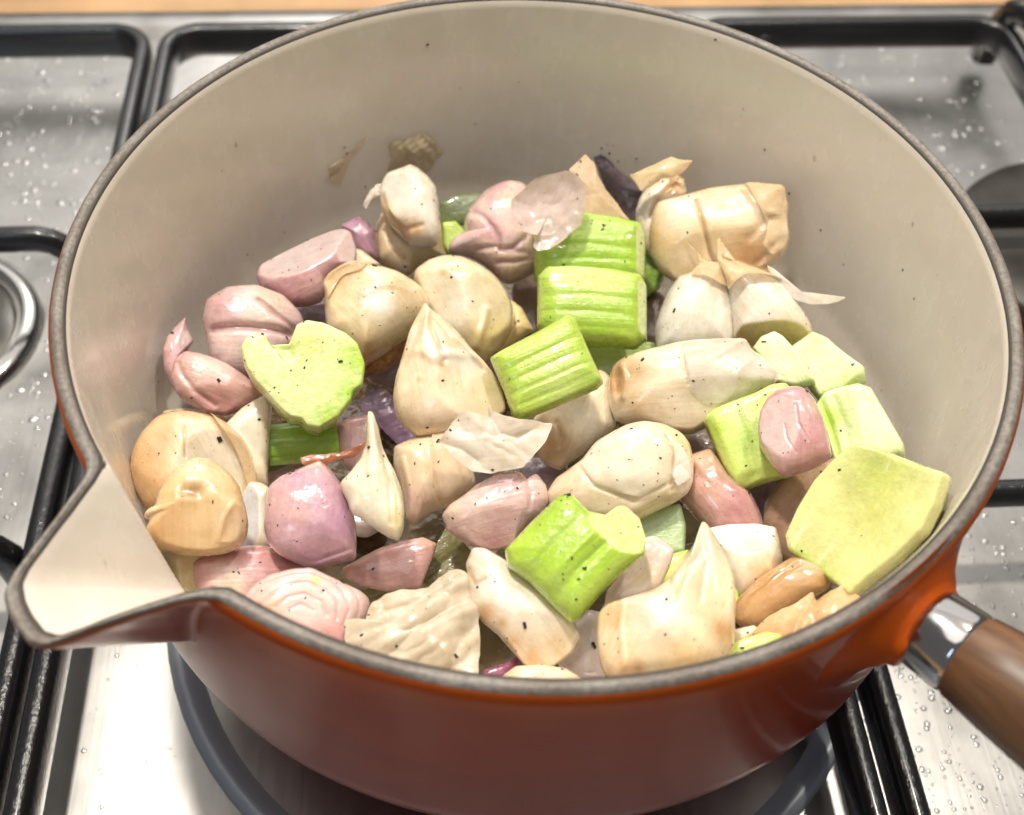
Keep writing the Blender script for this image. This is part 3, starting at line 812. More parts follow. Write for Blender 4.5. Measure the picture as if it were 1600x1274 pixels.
def celery(label, A, B, zA, zB, w, t, phi=60, roll=0, col=GREEN, incol=PALEG, capcol=PALEG, seed=1, ribs=7, slant=(0, 0), bend=0.0, up=None, rib=.035, name='celery_chunk'):
    """a chunk cut from a celery stalk. X along the stalk, +Z = ribbed outer side, -Z = hollow inner side"""
    fr = frame(A, B, zA, zB, roll, up); L, px = fr[4], fr[5]
    Wd = w * px; Tk = t * px; ph = math.radians(phi)
    Ro = Wd / 2 / math.sin(min(ph, math.pi / 2))
    nphi = 64; f = np.linspace(-ph, ph, nphi)
    q = f / ph
    rr = np.random.RandomState(seed); phs = rr.uniform(0, 6.28)
    ribw = rib * Wd * (np.abs(np.sin(q * ribs * math.pi * .55 + phs + .5 * np.sin(2.3 * q + phs))) ** .7 - .5) * (.75 + .25 * np.sin(q * 5 + phs)) * (1 - q ** 6) * .5
    rad = Ro + ribw
    thick = Tk * (1 - .38 * q ** 2) * np.clip((1 - np.abs(q)) * 6, 0.0, 1) ** .5
    thick = np.maximum(thick, Tk * .05)
    cz = -Ro * math.cos(ph) * .5 - Ro * .5
    outer = np.stack([rad * np.sin(f), rad * np.cos(f) + cz], -1)
    inner = np.stack([(Ro - thick) * np.sin(f), (Ro - thick) * np.cos(f) + cz], -1)
    nl = 22; x = np.linspace(0, 1, nl)
    def sweep(sec, shrink=1.0):
        V = np.zeros((nl, len(sec), 3))
        V[..., 0] = x[:, None] * L; V[..., 1] = sec[None, :, 0]; V[..., 2] = sec[None, :, 1]
        return V
    groove = (ribw - ribw.min()) / max(np.ptp(ribw), 1e-9)
    mb = MB()
    Vo = sweep(outer); Vi = sweep(inner)
    nz_ = noise(Vo / Wd * np.array([.35, 1, 1]), seed + 1, 3.0, 2)[..., None]
    C = np.array(col)[None, None] * (.93 + .10 * groove[None, :, None]) * (1 + .10 * nz_)
    edge = np.clip((np.abs(q) - .75) / .25, 0, 1)[None, :, None]
    C = C * (1 - .5 * edge) + np.array(incol) * .5 * edge
    uvo = np.stack([np.broadcast_to(x[:, None] * L * 100, Vo.shape[:2]), np.broadcast_to(f[None] * Ro * 100, Vo.shape[:2])], -1)
    mb.grid(Vo, np.clip(C, 0, 1), uvo, 0)
    mb.grid(Vi, np.clip(np.array(incol) * (1 + .05 * nz_), 0, 1), uvo, 0, flip=True)
    k = np.linspace(0, 1, 9)
    for e, fl in ((0, True), (-1, False)):
        G = Vo[e][None] * (1 - k)[:, None, None] + Vi[e][None] * k[:, None, None]
        sk = np.exp(-k / .05)[:, None, None]
        fibre = np.exp(-((k[:, None] - .22) / .09) ** 2) * np.clip(np.cos(q * ribs * math.pi + 2 * phs)[None], 0, 1) ** 4
        cc = np.array(capcol) * (1 - sk) + np.array(col) * sk
        cc = cc * (1 - .22 * fibre[..., None] * np.array([1, .5, 1]))
        uvc = np.stack([np.broadcast_to(k[:, None] * Tk * 100, G.shape[:2]), np.broadcast_to(f[None] * Ro * 100, G.shape[:2])], -1)
        mb.grid(G, np.clip(cc, 0, 1), uvc, 1, flip=not fl)
    def df(Vv):
        Vv = Vv.copy(); xr = Vv[:, 0] / L
        Vv[:, 0] += (slant[0] * (1 - xr) + slant[1] * xr) * Vv[:, 1]
        Vv[:, 2] += bend * L * (1 - (2 * xr - 1) ** 2)
        n = noise(Vv / Wd, seed + 11, 2.2, 2); n2 = noise(Vv / Wd, seed + 12, 2.2, 2); n3 = noise(Vv / Wd, seed + 13, 4.0, 2)
        Vv[:, 1] += n * .022 * Wd; Vv[:, 2] += n2 * .022 * Wd
        Vv[:, 0] += n3 * .018 * Wd
        return Vv
    mb.deform(df)
    return emit(name, label, 'celery', 'celery chunks in the saucepan', [(name, mb, [M['celery'], M['celery_cut']])], fr)

def flake(label, A, B, zA, zB, w, roll=0, curl=40, curl2=0, crumple=.08, taper=(1, 1), col=CREAM, seed=1, mat='skin', name='garlic_skin_flake', jag=.12, fold=0.0, n=(44, 36), up=None,
          cat='skin flake', group='loose papery skins in the saucepan', skew=0.0):
    fr = frame(A, B, zA, zB, roll, up); L, px = fr[4], fr[5]; Wd = w * px
    s = np.linspace(0, 1, n[0]); v = np.linspace(-1, 1, n[1])
    S, Vv = np.meshgrid(s, v, indexing='ij')
    wl = taper[0] + (taper[1] - taper[0]) * S
    if len(taper) > 2: wl = np.interp(S, np.linspace(0, 1, len(taper)), taper)
    e1 = noise(np.stack([S * 3, np.sign(Vv) * 2, S * 0], -1), seed + 1, 2.6, 4)
    e2 = noise(np.stack([Vv * 2, S * 0, S * 0 + 3], -1), seed + 2, 2.6, 4)
    y = Vv * wl * (1 + jag * e1) * Wd / 2
    x = S * L + (S - .5) * jag * e2 * Wd * .5 + skew * y
    a1 = math.radians(curl)
    if abs(a1) > .02:
        Rc = Wd / a1; yy = Rc * np.sin(y / Rc); z = Rc * (np.cos(y / Rc) - 1)
    else: yy = y; z = y * 0
    a2 = math.radians(curl2)
    if abs(a2) > .02:
        Rl = L / a2; z = z + Rl * (np.cos((x - L / 2) / Rl) - 1)
    P3 = np.stack([x / Wd * 1.2, yy / Wd * 1.2, z / Wd], -1)
    cr = noise(P3, seed + 5, 3.0, 4); cr2 = noise(P3, seed + 6, 4.0, 3)
    z = z + (np.abs(cr) - .4) * crumple * Wd * 1.4 + fold * Wd * np.abs(Vv)
    yy = yy + cr2 * crumple * Wd * .5; x = x + noise(P3, seed + 8, 4.0, 3) * crumple * Wd * .5
    V = np.stack([x, yy, z], -1)
    C = np.array(col) * (1 + .10 * cr[..., None])
    uv = np.stack([x * 100, y * 100], -1)
    mb = MB(); mb.grid(V, np.clip(C, 0, 1), uv)
    if mat == 'bay' or mat == 'shallot':
        pass
    return emit(name, label, cat, group, [(name, mb, [M[mat]])], fr)

# ------------------------------------------------------------------ the vegetables
Z1 = (180, 480, .2513); Z2 = (200, 720, .2513); Z3 = (380, 190, .2513); Z4 = (700, 220, .2275); Z5 = (960, 230, .2513); Z6 = (500, 400, .2513)
Z7 = (760, 480, .2513); Z8 = (1040, 500, .2513); Z9 = (500, 620, .2513); Z10 = (520, 820, .25); Z11 = (820, 760, .2513); Z12 = (1120, 680, .2983)
LC = CREAM * (1.03, 1.02, 1.02)
# -- garlic at the far wall
garlic('tan clove lying under the clove that stands upright at the far wall', [(870, 570), (840, 640), (830, 760), (840, 870), (900, 900), (1030, 950), (1080, 900), (1180, 850), (1265, 850), (1255, 740), (1225, 660), (1130, 600), (1000, 560)], -.055, CREAM * (.95, .9, .84), Z=Z3, T=36, seed=12,
       spots=[(1150, 820, 90, PALEY)], creases=[([(900, 620), (960, 720), (1030, 780)], 5, 4), ([(880, 700), (930, 800), (1010, 880)], 4, 4)])
garlic('pale clove standing upright against the far wall with a torn wisp of skin', [(1040, 285), (1090, 310), (1150, 360), (1195, 420), (1210, 520), (1218, 620), (1225, 700), (1190, 760), (1130, 772), (1050, 775), (1010, 720), (920, 640), (870, 560), (855, 450), (870, 390), (900, 340), (980, 310)], -.042, WHITE, Z=Z3, T=44, n=2.8, seed=11,
       axis=((1040, 285), (1080, 760)), facets=[((940, 700), (1000, 330), .75, .5)], spots=[(1070, 690, 70, TAN), (900, 560, 50, CREAM * (.95, .85, .7)), (960, 650, 40, TAN, .6)], creases=[([(870, 480), (900, 590), (1000, 700), (1030, 770)], 6, 4, TAN * .8), ([(1030, 690), (1110, 670)], 3, 4)], skins=[dict(outline=[(880, 480), (905, 560), (960, 640), (1030, 700), (1040, 760), (990, 700), (910, 640), (868, 560)], lift=3, col=CREAM * (.98, .88, .75), curl=10)])
sheet('clear wisp of skin peeling off the upright clove at the far wall', [(890, 390), (830, 395), (790, 430), (745, 500), (740, 520), (755, 552), (770, 520), (800, 490), (860, 465)], -.040, WHITE * .95, Z=Z3, dome=4, crumple=.1, seed=122)
garlic('tan skinned clove with speckled root edge behind the celery cross section', [(25, 190), (60, 130), (140, 75), (200, 52), (300, 70), (400, 85), (480, 110), (580, 170), (640, 220), (668, 290), (660, 360), (620, 430), (575, 468), (480, 540), (380, 610), (300, 660), (265, 690), (230, 640), (140, 560), (60, 480), (45, 330), (45, 230)], -.043, CREAM * (1, .95, .86), Z=Z6, T=62, Tb=45, n=2.4, seed=13, axis=((80, 140), (420, 560)),
       facets=[((280, 700), (600, 420), .55, .9), ((30, 330), (200, 30), .45, .55), ((520, 60), (680, 300), .5, .7)], spots=[(60, 170, 110, TAN * (1, .95, .9)), (160, 80, 90, TAN), (360, 330, 110, WHITE), (300, 640, 90, TAN), (560, 250, 100, CREAM * (1, .92, .85)), (470, 230, 40, TAN, .5)],  # white spot in the middle paints the clove's highlight
       creases=[([(35, 210), (110, 130), (210, 85)], 5, 5, TAN * .8), ([(280, 280), (360, 230), (460, 220), (560, 260)], -4, 8), ([(270, 300), (260, 420), (290, 560)], -4, 9)], skins=[dict(outline=[(30, 195), (80, 125), (150, 78), (205, 56), (300, 74), (260, 130), (160, 150), (90, 210), (60, 300)], lift=3, curl=9, col=CREAM * (1, .9, .76))])
garlic('broken brown speckled clove end under the tan skinned clove', [(560, 460), (550, 540), (500, 640), (400, 715), (260, 757), (262, 690), (320, 620), (420, 560), (500, 490)], -.053, BROWN * (1.4, 1.35, 1.2), Z=Z6, T=26, seed=14, lump=.12, mats=('root', 'root'))
garlic('large smooth pale yellow clove leaning behind the papery teardrop clove', [(600, 100), (680, 40), (780, 10), (880, 20), (980, 60), (1080, 130), (1150, 220), (1190, 320), (1192, 430), (1160, 500), (1110, 560), (1060, 610), (1010, 650), (930, 640), (820, 560), (720, 460), (660, 340), (620, 240), (590, 150)], -.047, PALEY * (1.02, 1.01, 1.18), Z=Z6, T=58, n=2.5, seed=15, axis=((700, 30), (1050, 600)),
       facets=[((720, 500), (640, 100), .6, .45), ((1060, 640), (1030, 340), .72, .5)], spots=[(1040, 540, 120, PALEY * (1.02, .95, .72)), (720, 230, 90, LC), (770, 150, 20, TAN, .8), (1150, 480, 60, PALEY * (1, .9, .7)), (850, 350, 140, WHITE, .6)], creases=[([(1030, 370), (1020, 450), (970, 590)], -5, 6), ([(1160, 480), (1110, 540), (1070, 570)], 4, 4, TAN), ([(900, 80), (960, 200), (950, 330)], -2, 9)])
garlic('thin yellow clove tucked behind the large smooth pale yellow clove', [(1150, 260), (1200, 285), (1255, 330), (1290, 400), (1330, 465), (1230, 530), (1110, 600), (1060, 600), (1100, 500), (1130, 380)], -.055, PALEY * (1, .93, .8), Z=Z6, T=22, seed=16, creases=[([(1195, 340), (1200, 440), (1120, 560)], 4, 5, TAN)])
garlic('papery teardrop clove with its pinched tip pointing at the far wall', [(655, 300), (690, 345), (760, 395), (850, 480), (940, 590), (1010, 660), (1080, 750), (1130, 860), (1142, 960), (1060, 1015), (960, 1065), (860, 1095), (740, 1115), (620, 1118), (540, 1060), (480, 980), (465, 880), (480, 760), (510, 660), (540, 560), (560, 480), (600, 400), (630, 345)], -.036, LC * (1, .97, .95), Z=Z6, T=60, Tb=50, n=2.2, seed=17, centre=(790, 840), axis=((665, 330), (800, 1100)), smooth=1,
       facets=[((860, 1120), (760, 420), .8, .55), ((640, 1120), (560, 500), 1.05, -.35), ((470, 600), (760, 640), 1.3, -.25)], spots=[(660, 400, 70, CREAM * (.95, .85, .75)), (760, 640, 60, WHITE), (760, 720, 22, TAN * (.8, .7, .6), .8), (900, 680, 90, WHITE), (1090, 850, 80, PALEY), (550, 620, 50, CREAM * (.95, .85, .78)), (620, 815, 14, TAN, .7)],
       creases=[([(655, 360), (610, 480), (570, 610), (520, 700)], 5, 5), ([(680, 380), (700, 500), (740, 620), (770, 690)], 6, 5, CREAM * (.8, .68, .55)), ([(710, 390), (800, 520), (900, 620), (1000, 720)], 6, 6), ([(520, 615), (640, 640), (700, 690), (800, 650), (960, 640)], -4, 7), ([(660, 420), (640, 560), (650, 650)], -4, 5)])
garlic('slim pale clove with ragged end wedged between celery and the big split clove', [(370, 175), (420, 225), (440, 300), (400, 340), (330, 380), (300, 440), (290, 540), (290, 680), (240, 680), (170, 620), (140, 470), (135, 400), (160, 320), (220, 240), (290, 200)], -.045, WHITE * (1, .95, .86), Z=Z5, T=28, seed=18, centre=(220, 420), spots=[(380, 210, 50, CREAM * (1, .88, .75)), (360, 300, 50, TAN)], creases=[([(400, 230), (330, 290), (270, 350), (230, 450)], 5, 5, TAN)], skins=[dict(outline=[(330, 195), (372, 172), (425, 222), (418, 270), (380, 240), (350, 260)], lift=3, curl=12, col=CREAM * (1, .92, .82))])
garlic('big tan clove split across its skin with a torn open end at the far wall', [(290, 350), (450, 310), (600, 275), (760, 260), (880, 260), (1030, 280), (1035, 330), (1050, 400), (1042, 470), (1055, 570), (1032, 660), (950, 735), (870, 765), (760, 790), (640, 815), (540, 830), (440, 825), (390, 815), (310, 760), (260, 680), (240, 600), (245, 500), (265, 400)], -.038, CREAM * (1.0, .92, .80), Z=Z5, T=52, n=2.8, seed=19, smooth=1, axis=((250, 560), (1040, 460)),
       facets=[((1060, 470), (300, 480), 1.0, .35), ((1060, 330), (300, 420), 1.12, -.25), ((1050, 640), (300, 720), .62, .6)], spots=[(260, 560, 90, TAN), (420, 420, 110, WHITE), (960, 330, 120, CREAM * (.95, .85, .75)), (800, 400, 150, LC), (800, 700, 120, TAN * (1.05, .95, .9)), (980, 520, 70, WHITE * (.95, .92, .9)), (600, 500, 130, CREAM * (1, .93, .8))],
       creases=[([(510, 370), (555, 520), (600, 680), (640, 760)], 7, 3.0, TAN * (.8, .7, .6)), ([(790, 270), (850, 380), (920, 460), (1050, 470)], -5, 6), ([(830, 600), (930, 500), (1040, 460)], 4, 6), ([(880, 740), (960, 660), (1040, 600)], 5, 6)],
       skins=[dict(outline=[(800, 262), (900, 262), (1035, 282), (1052, 400), (1046, 480), (1055, 570), (1036, 655), (960, 700), (900, 640), (930, 520), (880, 420), (830, 330)], lift=2, curl=12, crumple=6, col=CREAM * (1, .93, .84))])
garlic('white clove half with brown papery tips beside the celery pair', [(400, 820), (470, 800), (540, 730), (660, 750), (705, 890), (732, 1000), (738, 1190), (720, 1260), (560, 1300), (400, 1300), (280, 1270), (265, 1130), (290, 1030), (330, 930)], -.046, WHITE * (1.0, 1.0, .98), Z=Z5, T=50, n=2.8, seed=20, axis=((640, 740), (500, 1260)), facets=[((750, 700), (750, 1260), .7, -.4)], spots=[(600, 790, 90, CREAM), (380, 1120, 60, WHITE * (.85, .84, .82))],
       skins=[dict(outline=[(480, 835), (500, 790), (545, 750), (510, 690), (460, 620), (430, 590), (490, 640), (560, 720), (650, 755), (700, 850), (708, 915), (640, 890), (560, 850)], lift=4, curl=14, crumple=5, col=CREAM * (1.02, .95, .84))])
garlic('white clove half with sliced yellowish base next to the pan wall', [(650, 712), (780, 740), (900, 780), (1030, 850), (1100, 940), (1160, 1030), (1200, 1110), (1208, 1170), (1150, 1235), (1090, 1262), (900, 1240), (750, 1220), (737, 1050), (712, 890), (665, 790)], -.042, WHITE * (1.01, 1.0, .98), Z=Z5, T=52, n=2.8, seed=21, axis=((660, 720), (980, 1200)), facets=[((725, 1250), (700, 800), .75, .4)], cuts=[((1230, 1150), (700, 1185), .55, 1.6, PALEY * (.98, .95, .8))], spots=[(720, 780, 90, CREAM), (1180, 1120, 50, CREAM)],
       skins=[dict(outline=[(650, 590), (665, 570), (675, 690), (780, 738), (980, 790), (1045, 862), (930, 850), (830, 850), (770, 890), (722, 930), (705, 850), (655, 730)], lift=4, curl=16, crumple=5, col=CREAM * (1.02, .95, .84))])
sheet('wiry white skin thread curling over the handle side wall', [(960, 735), (1010, 770), (1060, 820), (1100, 890), (1150, 935), (1210, 968), (1300, 960), (1400, 935), (1410, 945), (1310, 980), (1210, 985), (1130, 940), (1080, 900), (1030, 830), (980, 780)], -.034, WHITE, Z=Z5, dome=3, crumple=.02, wave=.06, seed=116)
# -- garlic in the middle
garlic('barrel shaped clove lying under the slanted celery chunk', [(300, 690), (420, 620), (600, 520), (700, 440), (690, 395), (745, 420), (785, 480), (803, 640), (795, 760), (640, 880), (520, 960), (460, 1005), (380, 970), (320, 900), (310, 800)], -.052, LC, Z=Z7, T=48, seed=22, axis=((720, 440), (420, 980)), spots=[(400, 880, 120, TAN * (1, .9, .85)), (600, 560, 80, PALEY), (600, 720, 130, WHITE, .6)], facets=[((420, 1020), (520, 660), .7, .5)], creases=[([(430, 740), (470, 850), (470, 960)], 4, 5)])
garlic('cream clove with a brown open root end and clear skin stretched over its tip', [(961, 575), (974, 563), (999, 553), (1026, 546), (1062, 538), (1087, 535), (1130, 533), (1163, 534), (1166, 548), (1181, 558), (1203, 580), (1206, 598), (1181, 611), (1161, 626), (1136, 640), (1108, 662), (1082, 675), (1049, 674), (1011, 667), (986, 663), (969, 656), (958, 633), (955, 605)], -.040, LC, T=54, n=2.7, seed=23, axis=((960, 600), (1200, 580)), smooth=1,
       facets=[((1190, 612), (990, 640), .8, .5), ((1180, 560), (980, 560), 1.0, -.45)], spots=[(968, 600, 24, TAN * (.9, .8, .7)), (985, 580, 26, TAN, .8), (1000, 640, 26, CREAM * (1, .9, .8)), (1140, 590, 50, WHITE), (1180, 575, 30, WHITE * (.92, .92, .95))], creases=[([(1060, 540), (1066, 570), (1076, 610)], 4, 3), ([(972, 575), (980, 600), (976, 628)], -7, 5, TAN), ([(966, 590), (968, 615)], 12, 9, BROWN * 1.6), ([(1180, 560), (1150, 590), (1140, 630)], -3, 5)],
       skins=[dict(outline=[(1066, 540), (1120, 536), (1164, 536), (1180, 560), (1202, 582), (1225, 590), (1205, 600), (1180, 612), (1140, 634), (1100, 640), (1078, 620), (1070, 580)], lift=2.5, curl=8, crumple=4, col=WHITE * (1, .98, .96), mat='wetskin')])
garlic('plump cream clove with white torn skin at one end in the middle of the pan', [(911, 721), (931, 694), (956, 679), (981, 666), (1006, 661), (1036, 666), (1062, 679), (1074, 694), (1079, 719), (1078, 750), (1070, 770), (1049, 784), (1021, 797), (1000, 808), (960, 815), (900, 812), (866, 798), (856, 776), (870, 751), (891, 736)], -.038, LC * (1, 1.0, .95), T=56, n=2.5, seed=24, axis=((860, 790), (1070, 690)), facets=[((880, 740), (1060, 690), 1.02, -.4), ((1000, 830), (1090, 740), .72, .45), ((860, 810), (1060, 790), .62, .6)],
       spots=[(1060, 700, 30, PALEY * (1, .9, .75)), (1064, 740, 26, WHITE * (1.05, 1.05, 1.1)), (890, 770, 40, CREAM * (1, .9, .84)), (970, 720, 50, WHITE)], creases=[([(1040, 690), (1052, 720), (1048, 770)], 5, 4, TAN), ([(905, 735), (930, 770), (990, 790), (1050, 760)], 3, 3)],
       skins=[dict(outline=[(908, 730), (950, 700), (1000, 690), (1040, 695), (1050, 720), (1035, 765), (1000, 785), (940, 775), (920, 755)], lift=2, curl=5, crumple=3, col=WHITE * (1, .98, .88)), dict(outline=[(1048, 700), (1062, 705), (1072, 725), (1077, 752), (1056, 768), (1045, 750), (1052, 730)], lift=4, curl=8, crumple=8, col=WHITE * 1.05)])
garlic('short barrel clove with pale pink skin beside the long tipped white clove', [(465, 320), (550, 280), (700, 220), (800, 190), (850, 260), (900, 370), (950, 480), (962, 540), (900, 620), (800, 680), (700, 705), (640, 750), (600, 787), (550, 770), (530, 650), (500, 540), (465, 430)], -.047, LC * (1, .95, .92), Z=Z9, T=48, n=2.7, seed=25, axis=((620, 240), (760, 700)), spots=[(600, 680, 100, PURPLE * (1.35, 1.5, 1.4), .5), (880, 530, 90, WHITE), (520, 350, 80, CREAM)], facets=[((520, 780), (470, 340), .65, .5)], creases=[([(560, 760), (560, 600), (520, 420)], -3, 5), ([(700, 700), (700, 500), (660, 300)], -2, 7)],
       skins=[dict(outline=[(700, 230), (800, 195), (860, 290), (950, 480), (940, 560), (860, 640), (740, 690), (700, 560), (690, 400)], lift=2, curl=5, col=LC * (1.02, .97, .95))])
garlic('small white clove with a long thin tip next to the purple shallot', [(300, 100), (330, 108), (360, 200), (390, 330), (420, 400), (460, 470), (500, 580), (520, 700), (512, 820), (480, 882), (420, 862), (330, 802), (200, 712), (178, 640), (150, 590), (133, 540), (190, 480), (250, 400), (285, 310), (290, 200)], -.030, WHITE * (1.0, 1.0, .9), Z=Z9, T=44, Tb=40, n=2.1, seed=26, centre=(350, 590), smooth=1, axis=((310, 100), (360, 850)),
       facets=[((480, 900), (370, 250), .78, .5), ((150, 640), (310, 250), .7, .35)], spots=[(340, 250, 60, CREAM), (490, 780, 70, PALEY), (420, 380, 16, YGREEN, .8)], creases=[([(340, 150), (370, 300), (400, 420), (430, 560), (440, 800)], 4, 4), ([(320, 130), (330, 330), (300, 500)], -3, 5), ([(410, 480), (470, 640), (480, 800)], 3, 4, PALEY)])
# -- garlic at the spout
garlic('flat pale clove end lying between shallot petal and round browned clove', [(320, 650), (440, 632), (560, 655), (710, 700), (720, 760), (650, 800), (500, 760), (380, 730), (315, 700)], -.060, CREAM, Z=Z1, T=20, seed=30)
garlic('large round browned clove with a curled skin rim against the spout side wall', [(207, 735), (210, 706), (222, 681), (243, 658), (265, 650), (290, 650), (318, 656), (343, 673), (366, 694), (378, 719), (385, 744), (388, 770), (384, 800), (366, 812), (330, 812), (290, 810), (250, 805), (228, 790), (214, 765)], -.050, CREAM * (.98, .86, .69), T=58, n=2.5, seed=27, axis=((240, 660), (330, 800)), cuts=[((300, 840), (372, 690), .35, .5, WHITE * (.98, .94, .84))], facets=[((212, 760), (240, 660), .55, .5)],
       spots=[(225, 740, 40, TAN), (260, 670, 40, TAN, .6), (320, 720, 50, WHITE * (1, .95, .86)), (235, 780, 40, TAN)], creases=[([(283, 678), (283, 728)], 3, 2, TAN)], edge=(TAN * (1.02, .95, .85), .86),
       skins=[dict(outline=[(318, 655), (346, 670), (370, 694), (382, 720), (390, 770), (386, 800), (378, 812), (376, 780), (368, 740), (352, 704), (330, 676)], lift=5, curl=9, crumple=3, col=CREAM * (1.02, .93, .78))])
garlic('upright sliced white clove wedge behind the round browned clove', [(945, 553), (870, 588), (790, 640), (720, 710), (660, 780), (740, 900), (800, 1010), (835, 1100), (940, 1110), (946, 960), (955, 800), (967, 650), (966, 570)], -.050, WHITE * (1.0, .98, .9), Z=Z1, T=24, n=5, seed=29, smooth=1, spots=[(750, 828, 18, TAN), (920, 640, 60, WHITE * (.98, .98, 1.0)), (900, 1050, 80, CREAM)], lump=.05)
garlic('thin slice of clove standing between the stubby clove and the purple shallot', [(755, 140), (830, 150), (872, 180), (855, 300), (855, 450), (872, 535), (780, 560), (660, 550), (648, 400), (640, 240), (700, 250)], -.048, WHITE * (.98, .92, .84), Z=Z2, T=20, n=4, seed=31, cuts=[((740, 600), (735, 100), .5, .5, np.array((.60, .60, .62)))], edge=(TAN, .88))
garlic('stubby tan clove with its root scar facing up beside the spout', [(350, 38), (430, 45), (500, 90), (560, 150), (605, 220), (635, 330), (650, 430), (640, 500), (600, 562), (520, 595), (400, 605), (280, 595), (150, 562), (80, 505), (68, 460), (100, 385), (60, 378), (75, 340), (120, 325), (140, 240), (190, 160), (240, 90)], -.038, CREAM * (.95, .80, .58), Z=Z2, T=60, n=2.7, seed=28, smooth=1, axis=((350, 40), (350, 600)),
       facets=[((60, 330), (640, 330), .92, .45)], spots=[(360, 110, 120, LC), (180, 460, 110, TAN * 1.15), (330, 275, 40, TAN * .75), (560, 430, 110, CREAM * (1, .9, .78)), (100, 350, 50, CREAM)], creases=[([(300, 268), (360, 275)], 8, 11), ([(480, 540), (510, 430), (570, 340), (610, 360)], -3, 4)],
       skins=[dict(outline=[(470, 560), (490, 450), (540, 350), (600, 330), (640, 400), (640, 500), (590, 560)], lift=2.5, curl=6, col=CREAM * (1, .88, .74))])
garlic('pale yellow cut clove low against the wall below the spout', [(90, 610), (150, 580), (300, 580), (390, 605), (440, 680), (450, 760), (500, 830), (480, 900), (280, 920), (200, 860), (150, 750), (110, 680)], -.051, PALEY * (1.04, 1.04, 1.1), Z=Z2, T=36, n=3.5, seed=32, spots=[(270, 730, 40, TAN, .6), (380, 800, 80, PALEY * (1.05, 1.05, .85)), (160, 640, 60, WHITE)], facets=[((200, 900), (330, 640), .8, .35)])
# -- garlic towards the front rim
garlic('white cut clove block behind the clove with the raised tip', [(1150, 280), (1280, 255), (1440, 248), (1552, 268), (1570, 350), (1588, 450), (1550, 560), (1450, 640), (1350, 700), (1300, 640), (1230, 480), (1180, 370)], -.043, WHITE * (1.02, 1.0, .92), Z=Z11, T=40, n=3.5, seed=35, smooth=1, facets=[((1600, 400), (1150, 430), .9, .5)], spots=[(1480, 560, 110, CREAM * (1, .9, .75))])
garlic('brown stained clove under the orange wet skin by the front rim', [(95, 930), (130, 860), (230, 760), (330, 690), (410, 638), (470, 638), (545, 680), (590, 720), (560, 800), (400, 900), (250, 1000), (190, 1010), (120, 980)], -.040, TAN * (1.0, .9, .78), Z=Z12, T=40, seed=36, spots=[(300, 820, 70, BROWN * 1.6), (180, 920, 60, TAN * (1.1, 1.1, 1.1)), (430, 760, 80, TAN * .8), (470, 660, 60, CREAM)], creases=[([(140, 960), (220, 850), (330, 760), (430, 700)], 4, 5), ([(120, 900), (260, 800), (330, 700)], -4, 5)], lump=.08)
sheet('shiny orange brown wet skin by the front rim near the handle', [(200, 1045), (240, 1010), (300, 960), (400, 890), (500, 812), (515, 855), (640, 770), (750, 842), (740, 900), (600, 990), (400, 1090), (280, 1090)], -.032, (.82, .58, .33), Z=Z12, dome=10, crumple=.16, seed=119, mat='wetpaper', lean=25, folds=[([(520, 850), (440, 940), (400, 1050)], 8, 10)])
garlic('pale clove sliver beside the yellow green strip at the front rim', [(60, 1080), (70, 1030), (190, 1000), (240, 1030), (150, 1090), (80, 1130)], -.037, CREAM * 1.03, Z=Z12, T=16, seed=37)
garlic('thick white clove slice with browned underside beside the crumpled wet skin', [(880, 163), (950, 163), (1080, 238), (1200, 308), (1330, 408), (1430, 520), (1500, 610), (1532, 700), (1480, 785), (1370, 855), (1280, 885), (1200, 855), (1110, 760), (1040, 680), (940, 600), (890, 520), (860, 400), (840, 260)], -.036, WHITE * (1.03, 1.02, 1.0), Z=Z10, T=46, n=2.9, seed=33, smooth=1, axis=((880, 170), (1500, 750)), facets=[((900, 470), (1100, 640), .78, .75), ((1060, 690), (1540, 640), .7, .55)],
       spots=[(960, 580, 70, TAN * (1, .92, .8)), (1130, 740, 90, TAN), (1250, 830, 90, TAN * (.95, .85, .7)), (1400, 760, 110, CREAM * (1, .92, .8)), (960, 670, 30, BROWN, .8), (1060, 640, 50, TAN * .9)], creases=[([(850, 300), (900, 400), (960, 380)], 3, 4, TAN)], lump=.05)
garlic('big clove with a sharp raised tip and browned side near the front rim', [(1095, 240), (1120, 250), (1150, 290), (1200, 380), (1250, 470), (1280, 560), (1290, 700), (1280, 850), (1270, 980), (1200, 1070), (1100, 1110), (950, 1150), (750, 1180), (560, 1205), (500, 1100), (475, 950), (475, 820), (520, 760), (640, 720), (800, 670), (880, 620), (950, 520), (1030, 420), (1080, 330)], -.028, LC * (1, .97, .9), Z=Z11, T=64, Tb=50, n=2.3, seed=34, smooth=1, centre=(930, 860), axis=((1100, 300), (700, 1150)),
       facets=[((620, 1220), (620, 700), .62, -.55), ((1230, 1000), (1130, 380), .62, .55), ((500, 1130), (1250, 1010), .75, .5)], spots=[(1210, 920, 70, BROWN * 1.5), (1120, 450, 110, WHITE * (.9, .86, .82)), (820, 850, 160, WHITE), (560, 850, 90, CREAM * (1, .92, .75)), (640, 1150, 90, TAN), (720, 1150, 40, BROWN * 1.4), (1000, 1080, 100, CREAM * (1, .88, .68)), (520, 1180, 50, TAN * .9)],
       creases=[([(1110, 300), (1080, 480), (960, 640), (920, 760)], 6, 6), ([(1130, 320), (1180, 520), (1200, 700)], -4, 6), ([(900, 640), (920, 720), (880, 780)], 5, 5), ([(630, 730), (610, 900), (640, 1150)], -4, 5), ([(1100, 330), (1120, 520), (1080, 760)], 3, 4)])
